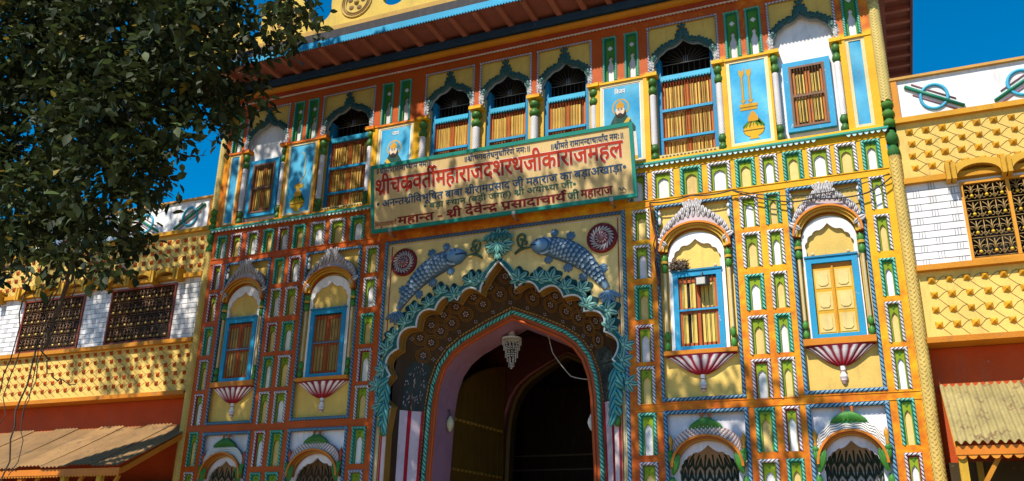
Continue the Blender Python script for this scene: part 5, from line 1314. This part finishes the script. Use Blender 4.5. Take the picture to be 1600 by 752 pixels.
def limb(pts, r0_, r1_, par, name):
    P = [Vector(p) for p in pts]; Q = []
    for i in range(len(P) - 1):
        for k in range(5): Q.append(P[i].lerp(P[i + 1], k / 5) + Vector((random.uniform(-.05, .05), random.uniform(-.05, .05), random.uniform(-.05, .05))))
    Q.append(P[-1]); n = len(Q); q = MB(); q.tube(Q, [r0_ + (r1_ - r0_) * i / (n - 1) for i in range(n)], (.085, .065, .05), 9); return q.build(name, par, BARK, (0, 0, 0))


limb([(-9.2, -5.2, 0), (-9.0, -5.2, 2.2), (-8.6, -5.1, 4.5), (-8.1, -5.0, 7), (-7.4, -5, 10), (-6.5, -5, 13)], .55, .16, TR, 'trunk')
for P, a, b in (([(-8.6, -5.1, 4.6), (-6.8, -4.2, 6.6), (-4.9, -4.0, 7.4), (-3.2, -4.3, 7.6), (-1.6, -5.0, 7.6)], .10, .02), ([(-8.1, -5, 7), (-5.8, -4.2, 8.8), (-3.2, -4.4, 9.6), (-.8, -5.2, 10.3), (2.2, -5.1, 10.4)], .10, .02),
                ([(-7.6, -5, 9), (-5, -5.0, 11), (-2.4, -5, 12.3), (0, -4.9, 12.8)], .10, .02), ([(-7.4, -5, 10), (-8.5, -5, 12.4), (-10.3, -5.2, 14)], .14, .03), ([(-8.7, -5.1, 4.2), (-7.0, -4.4, 5.2), (-5.2, -4.3, 5.6), (-3.6, -4.8, 5.6), (-2.4, -5.1, 5.3)], .06, .012),
                ([(-3.4, -5, 7.4), (-2.5, -5.2, 6.6), (-1.9, -5.2, 6.0)], .03, .012), ([(-4.2, -4.9, 5.4), (-3.2, -5.0, 5.1), (-2.3, -5.3, 4.75)], .03, .01)):
    limb(P, a, b, TR, 'branch')

BL = [(-5.19, -4.98, 8.73, 1.03, 1), (-4.33, -4.19, 9.0, 1.1, 1), (-1.5, -5.64, 7.75, .72, 1), (-5.88, -4.19, 7.88, 1.05, 1), (-2.77, -5.34, 6.75, .88, 1), (-2.0, -5.14, 7.3, .68, 1), (-5.19, -4.41, 6.4, .84, 1), (-3.02, -5.16, 5.75, .60, 1), (-1.05, -4.91, 7.95, .42, 1), (-.05, -5.6, 7.55, .26, .7),
      (-1.6, -4.54, 7.35, .36, .8), (-1.5, -4.93, 6.72, .24, .6), (-2.25, -5.31, 6.0, .36, .7), (-3.30, -4.48, 5.42, .38, .8), (-1.72, -5.35, 6.42, .26, .6), (-2.3, -5.66, 4.75, .2, .6), (-3.5, -5.17, 5.08, .28, .8), (-4.1, -5.5, 5.1, .34, .8), (-4.8, -5.2, 5.35, .42, .8), (-2.15, -5.4, 5.5, .28, .6), (-3.9, -4.8, 7.4, .95, 1), (-3.2, -5.2, 8.3, .95, 1), (-4.4, -5.0, 6.0, .6, 1), (-2.2, -5.2, 8.6, .8, 1), (-6.6, -5, 7.0, 1.0, 1), (-6.3, -5, 9.5, 1.1, 1), (-5.6, -5.2, 5.6, .5, .9),
      # higher crown, above the picture: it shades the left half of the front
      (-6.5, -5.2, 11.2, 1.5, .9), (-4.4, -5.1, 10.6, 1.3, 1), (-2.4, -5.2, 10.2, 1.2, 1), (-.6, -5.2, 10.2, 1.15, 1), (-3.4, -4.9, 12.2, 1.35, .95), (-1.4, -5, 12.1, 1.25, .95), (.4, -5.0, 11.9, 1.1, .8), (-5.2, -5, 13.2, 1.3, .75), (-2.8, -5.1, 13.0, .85, .35), (-.4, -5.0, 12.8, .8, .5), (-7.6, -5.1, 13.4, 1.3, .55), (-9.5, -5.1, 12.8, 1.3, .5), (-10.8, -5.2, 14.2, 1.3, .45), (1.1, -5.2, 10.4, .9, .75), (2.2, -5.2, 10.3, .65, .6), (3.4, -5.3, 10.2, .45, .45), (.9, -5, 12.9, .5, .4), (-4.6, -4.9, 15.2, .85, .45), (-6.4, -5, 15.3, .8, .45), (-2.9, -5, 15.3, .45, .4)]


def crown():
    C = []; D = []; S = []
    for (x, y, z, r_, dens) in BL:
        n = int(dens * (1950 if z < 9.8 else 1750) * r_ ** 2.3) + 40
        # leaves gather in sprigs
        ns = max(4, n // 9)
        for _ in range(ns):
            v = rng.normal(size=3); v /= np.linalg.norm(v); rr = r_ * rng.uniform(.25, 1.05) ** .6; c = np.array([x, y, z]) + v * rr * np.array([1, .8, 1]); ax = v * .5 + np.array([rng.normal() * .4, rng.normal() * .4, -.55]); ax /= np.linalg.norm(ax)
            for k in range(9):
                C.append(c + ax * (k * .045 - .15) + rng.normal(size=3) * .035); d = ax * .6 + rng.normal(size=3) * .6; D.append(d / np.linalg.norm(d)); S.append(rng.uniform(.07, .19))
    C = np.array(C); D = np.array(D); S = np.array(S); N = len(C)
    up_ = np.tile([0, 0, 1.0], (N, 1)) + rng.normal(size=(N, 3)) * .45; side = np.cross(D, up_); side /= np.linalg.norm(side, axis=1)[:, None]; nor = np.cross(side, D)
    prof = [(0, 0, 0), (.30, .26, .035), (.62, .24, .03), (.62, -.24, .03), (.30, -.26, .035), (1.0, 0, -.10), (.30, 0, 0), (.62, 0, -.02)]
    V = np.stack([C + D * (a * S)[:, None] + side * (b * S)[:, None] + nor * (h * S)[:, None] for a, b, h in prof], 1).reshape(-1, 3)
    base = np.arange(N) * 8; T = []
    for f in ((0, 6, 1), (0, 4, 6), (1, 6, 7), (1, 7, 2), (6, 4, 3), (6, 3, 7), (2, 7, 5), (7, 3, 5)): T.append(np.stack([base + i for i in f], 1))
    T = np.concatenate(T).astype(np.int32)
    me = bpy.data.meshes.new('crown'); me.vertices.add(len(V)); me.vertices.foreach_set('co', V.astype(np.float32).ravel()); me.loops.add(T.size); me.loops.foreach_set('vertex_index', T.ravel())
    me.polygons.add(len(T)); me.polygons.foreach_set('loop_start', np.arange(0, T.size, 3, dtype=np.int32)); me.polygons.foreach_set('loop_total', np.full(len(T), 3, dtype=np.int32)); me.update(calc_edges=True); me.validate()
    k = rng.uniform(.6, 1.5, size=N); yl = rng.uniform(size=N) < .015; k = np.where(rng.uniform(size=N) < .16, k * 2.4, k); col = np.stack([(.024 * k), .034 * k, .010 * k, np.ones(N)], 1); col[yl] = [.22, .16, .02, 1]
    a = me.color_attributes.new('Col', 'FLOAT_COLOR', 'POINT'); a.data.foreach_set('color', np.repeat(col, 8, 0).astype(np.float32).ravel()); me.materials.append(LEAF); return me


place(crown(), 'crown', TR, (0, 0, 0))
# aerial roots: thin strands gathering into a few bundles
for pts, r_ in (([(-4.15, -4.6, 6.2), (-4.24, -4.4, 5.48), (-4.46, -4.3, 4.96), (-4.72, -4.3, 4.3), (-4.86, -4.3, 3.4), (-4.9, -4.3, 2.4)], .016), ([(-4.2, -4.5, 6.0), (-4.30, -4.4, 5.3), (-4.48, -4.3, 4.7), (-4.60, -4.3, 4.25)], .035),
                ([(-5.0, -4.4, 6.2), (-5.24, -4.3, 5.6), (-5.2, -4.3, 4.6), (-5.3, -4.3, 3.5)], .012), ([(-4.7, -4.5, 6.1), (-4.95, -4.3, 5.2), (-5.06, -4.3, 4.3), (-5.2, -4.3, 3.2)], .010), ([(-4.62, -4.3, 4.3), (-4.55, -4.2, 3.95), (-4.35, -4.2, 3.8), (-4.1, -4.15, 3.75)], .010), ([(-4.4, -4.4, 5.9), (-4.5, -4.35, 5.2), (-4.66, -4.3, 4.6), (-4.70, -4.3, 3.6), (-4.8, -4.3, 2.6)], .009), ([(-4.0, -4.6, 5.9), (-4.3, -4.35, 5.0), (-4.55, -4.3, 4.5), (-4.75, -4.3, 3.3)], .010)):
    limb(pts, r_, r_ * .6, TR, 'aerial_root')

# ================================================================== small things
# chandelier
CH = thing('chandelier', 'small crystal chandelier hanging in the arch mouth', 'chandelier', (-.2, 1.1, 4.75))
cx, cy = -.2, 1.1
q = MB(); q.tube([(cx, cy, 5.42), (cx, cy, 5.75)], .006, (.3, .28, .25), 5); q.build('chain', CH, IRON, (0, 0, 0))
q = MB(); q.lathe([(.035, 5.42), (.06, 5.38), (.07, 5.31), (.165, 5.30), (.17, 5.285), (.16, 5.27)], cx, cy, 20, col=(.55, .5, .42)); q.build('canopy', CH, GLOSS, (0, 0, 0))
q = MB()
for j, (r_, z0, L_) in enumerate(((.16, 5.27, .14), (.135, 5.22, .18), (.105, 5.13, .20), (.075, 5.02, .18), (.045, 4.93, .16), (.012, 4.86, .14))):
    n = max(3, int(r_ * 110))
    for i in range(n):
        a = 2 * math.pi * i / n; x, y = cx + r_ * math.cos(a), cy + r_ * math.sin(a)
        for k in range(int(L_ / .04)):
            z = z0 - .04 * k; d = .014; q.add([(x + d, y, z), (x, y + d, z), (x - d, y, z), (x, y - d, z), (x, y, z + .018), (x, y, z - .02)], [(0, 1, 4), (1, 2, 4), (2, 3, 4), (3, 0, 4), (1, 0, 5), (2, 1, 5), (3, 2, 5), (0, 3, 5)], (.7, .66, .55))
q.build('crystal_drop', CH, CRYS, (0, 0, 0))


def wall_lamp(x, y, z, s, label, col):
    T = thing('wall_lamp', label, 'lamp', (x, y, z), 'lamps on the arch jambs'); q = MB(); q.tube([(x - s * .14, y, z + .16), (x - s * .09, y - .02, z + .24), (x - s * .03, y - .03, z + .24), (x, y - .03, z + .16), (x, y - .03, z + .12)], .010, (.10, .08, .06), 6); q.tube([(x - s * .10 + .035 * math.cos(R(a)), y - .02, z + .2 + .035 * math.sin(R(a))) for a in range(0, 330, 30)], .007, (.10, .08, .06), 5); q.build('bracket', T, IRON, (0, 0, 0))
    q = MB(); q.lathe([(.02, z + .13), (.03, z + .11), (.06, z + .05), (.068, z - .0), (.05, z - .07), (.02, z - .12), (0, z - .13)], x, y - .03, 14, col=col); q.build('shade', T, GLOSS, (0, 0, 0))


wall_lamp(-1.28, 1.08, 3.88, 1, 'yellowed egg shaped lamp on the pink jamb by the door leaf', (.55, .50, .30)); wall_lamp(1.27, .95, 3.78, -1, 'pale egg shaped lamp at the dark inner edge of the arch', (.58, .62, .62))
# floodlight and nest at the window
T = thing('floodlight', 'grey floodlight fixed in the top of the blue barred window', 'floodlight', (3.29, -.06, 5.6)); q = MB()
q.add([(3.18, -.02, 5.66), (3.40, -.02, 5.66), (3.40, -.02, 5.54), (3.18, -.02, 5.54), (3.22, -.15, 5.64), (3.36, -.15, 5.64), (3.36, -.16, 5.52), (3.22, -.16, 5.52)], [(0, 1, 5, 4), (1, 2, 6, 5), (2, 3, 7, 6), (3, 0, 4, 7), (4, 5, 6, 7), (3, 2, 1, 0)], (.06, .06, .065)); q.build('housing', T, IRON, (0, 0, 0))
q = MB(); q.quad([(3.23, -.163, 5.53), (3.35, -.163, 5.53), (3.35, -.154, 5.63), (3.23, -.154, 5.63)], (.22, .22, .22)); q.build('glass_front', T, CRYS, (0, 0, 0))
q = MB(); q.tube([(3.29, -.03, 5.66), (3.29, -.03, 5.74), (3.29, .02, 5.76)], .012, (.08, .08, .08), 6); q.build('bracket', T, IRON, (0, 0, 0))
q = MB()
for i in range(260):
    a = random.uniform(0, 2 * math.pi); e = random.uniform(-.3, 1.2); r_ = random.uniform(.6, 1.0); c = Vector((2.955 + .125 * r_ * math.cos(a) * math.cos(e * .6), -.02 + .06 * r_ * math.sin(a), 5.86 + .075 * r_ * math.sin(e) + .01)); d = Vector((random.gauss(0, 1), random.gauss(0, .6), random.gauss(0, .7))).normalized() * random.uniform(.04, .09)
    g_ = random.choice([(.10, .055, .03), (.20, .13, .08), (.06, .035, .02), (.42, .36, .3)]); q.tube([c - d, c, c + d], .005, g_, 4)
NE = q.build('bird_nest', None, BARK); NE['label'] = 'brown twig bird nest on the corner of the blue window frame'; NE['category'] = 'nest'


def cable(pts, r_, label, sag=0.0, col=(.03, .025, .022)):
    q = MB(); P = []
    for a, b in zip(pts[:-1], pts[1:]):
        a = Vector(a); b = Vector(b)
        for k in range(8):
            t = k / 8; p_ = a.lerp(b, t); p_.z -= sag * 4 * t * (1 - t); P.append(p_)
    P.append(Vector(pts[-1])); q.tube(P, r_, col, 5); o = q.build('cable', None, GLOSS); o['label'] = label; o['category'] = 'cable'; return o


cable([(2.57, -.09, 6.93), (3.2, -.10, 6.955), (3.816, -.09, 6.95), (4.487, -.09, 6.68), (4.93, -.09, 6.66), (5.6, -.09, 6.62), (6.0, -.10, 6.82)], .011, 'sagging black cable looping across the two right hand window bays', .03)
cable([(3.816, -.08, 6.96), (4.9, -.09, 6.72), (5.98, -.09, 6.88)], .008, 'thinner upper black cable stretched over the outer right window hood', .05)
cable([(2.57, -.08, 6.94), (2.60, -.08, 6.6), (2.66, -.08, 6.3), (2.62, -.08, 5.95), (2.66, -.08, 5.6)], .016, 'thick reddish cable bundle hanging between niche column and window bay', .0, (.10, .03, .02))
cable([(2.60, -.07, 6.9), (2.67, -.07, 6.5), (2.60, -.07, 6.25), (2.68, -.07, 5.7), (2.64, -.07, 5.3)], .009, 'thin black cable twisted beside the thick reddish bundle')
cable([(.45, 1.0, 5.50), (.60, .95, 4.95), (.95, .85, 4.52), (1.40, .72, 4.42)], .009, 'pale loose wire drooping inside the dark arch', .02, (.42, .38, .30))
cable([(-.40, .25, 8.75), (-.30, .1, 8.62)], .01, 'short black wire end beside a white column') if False else None
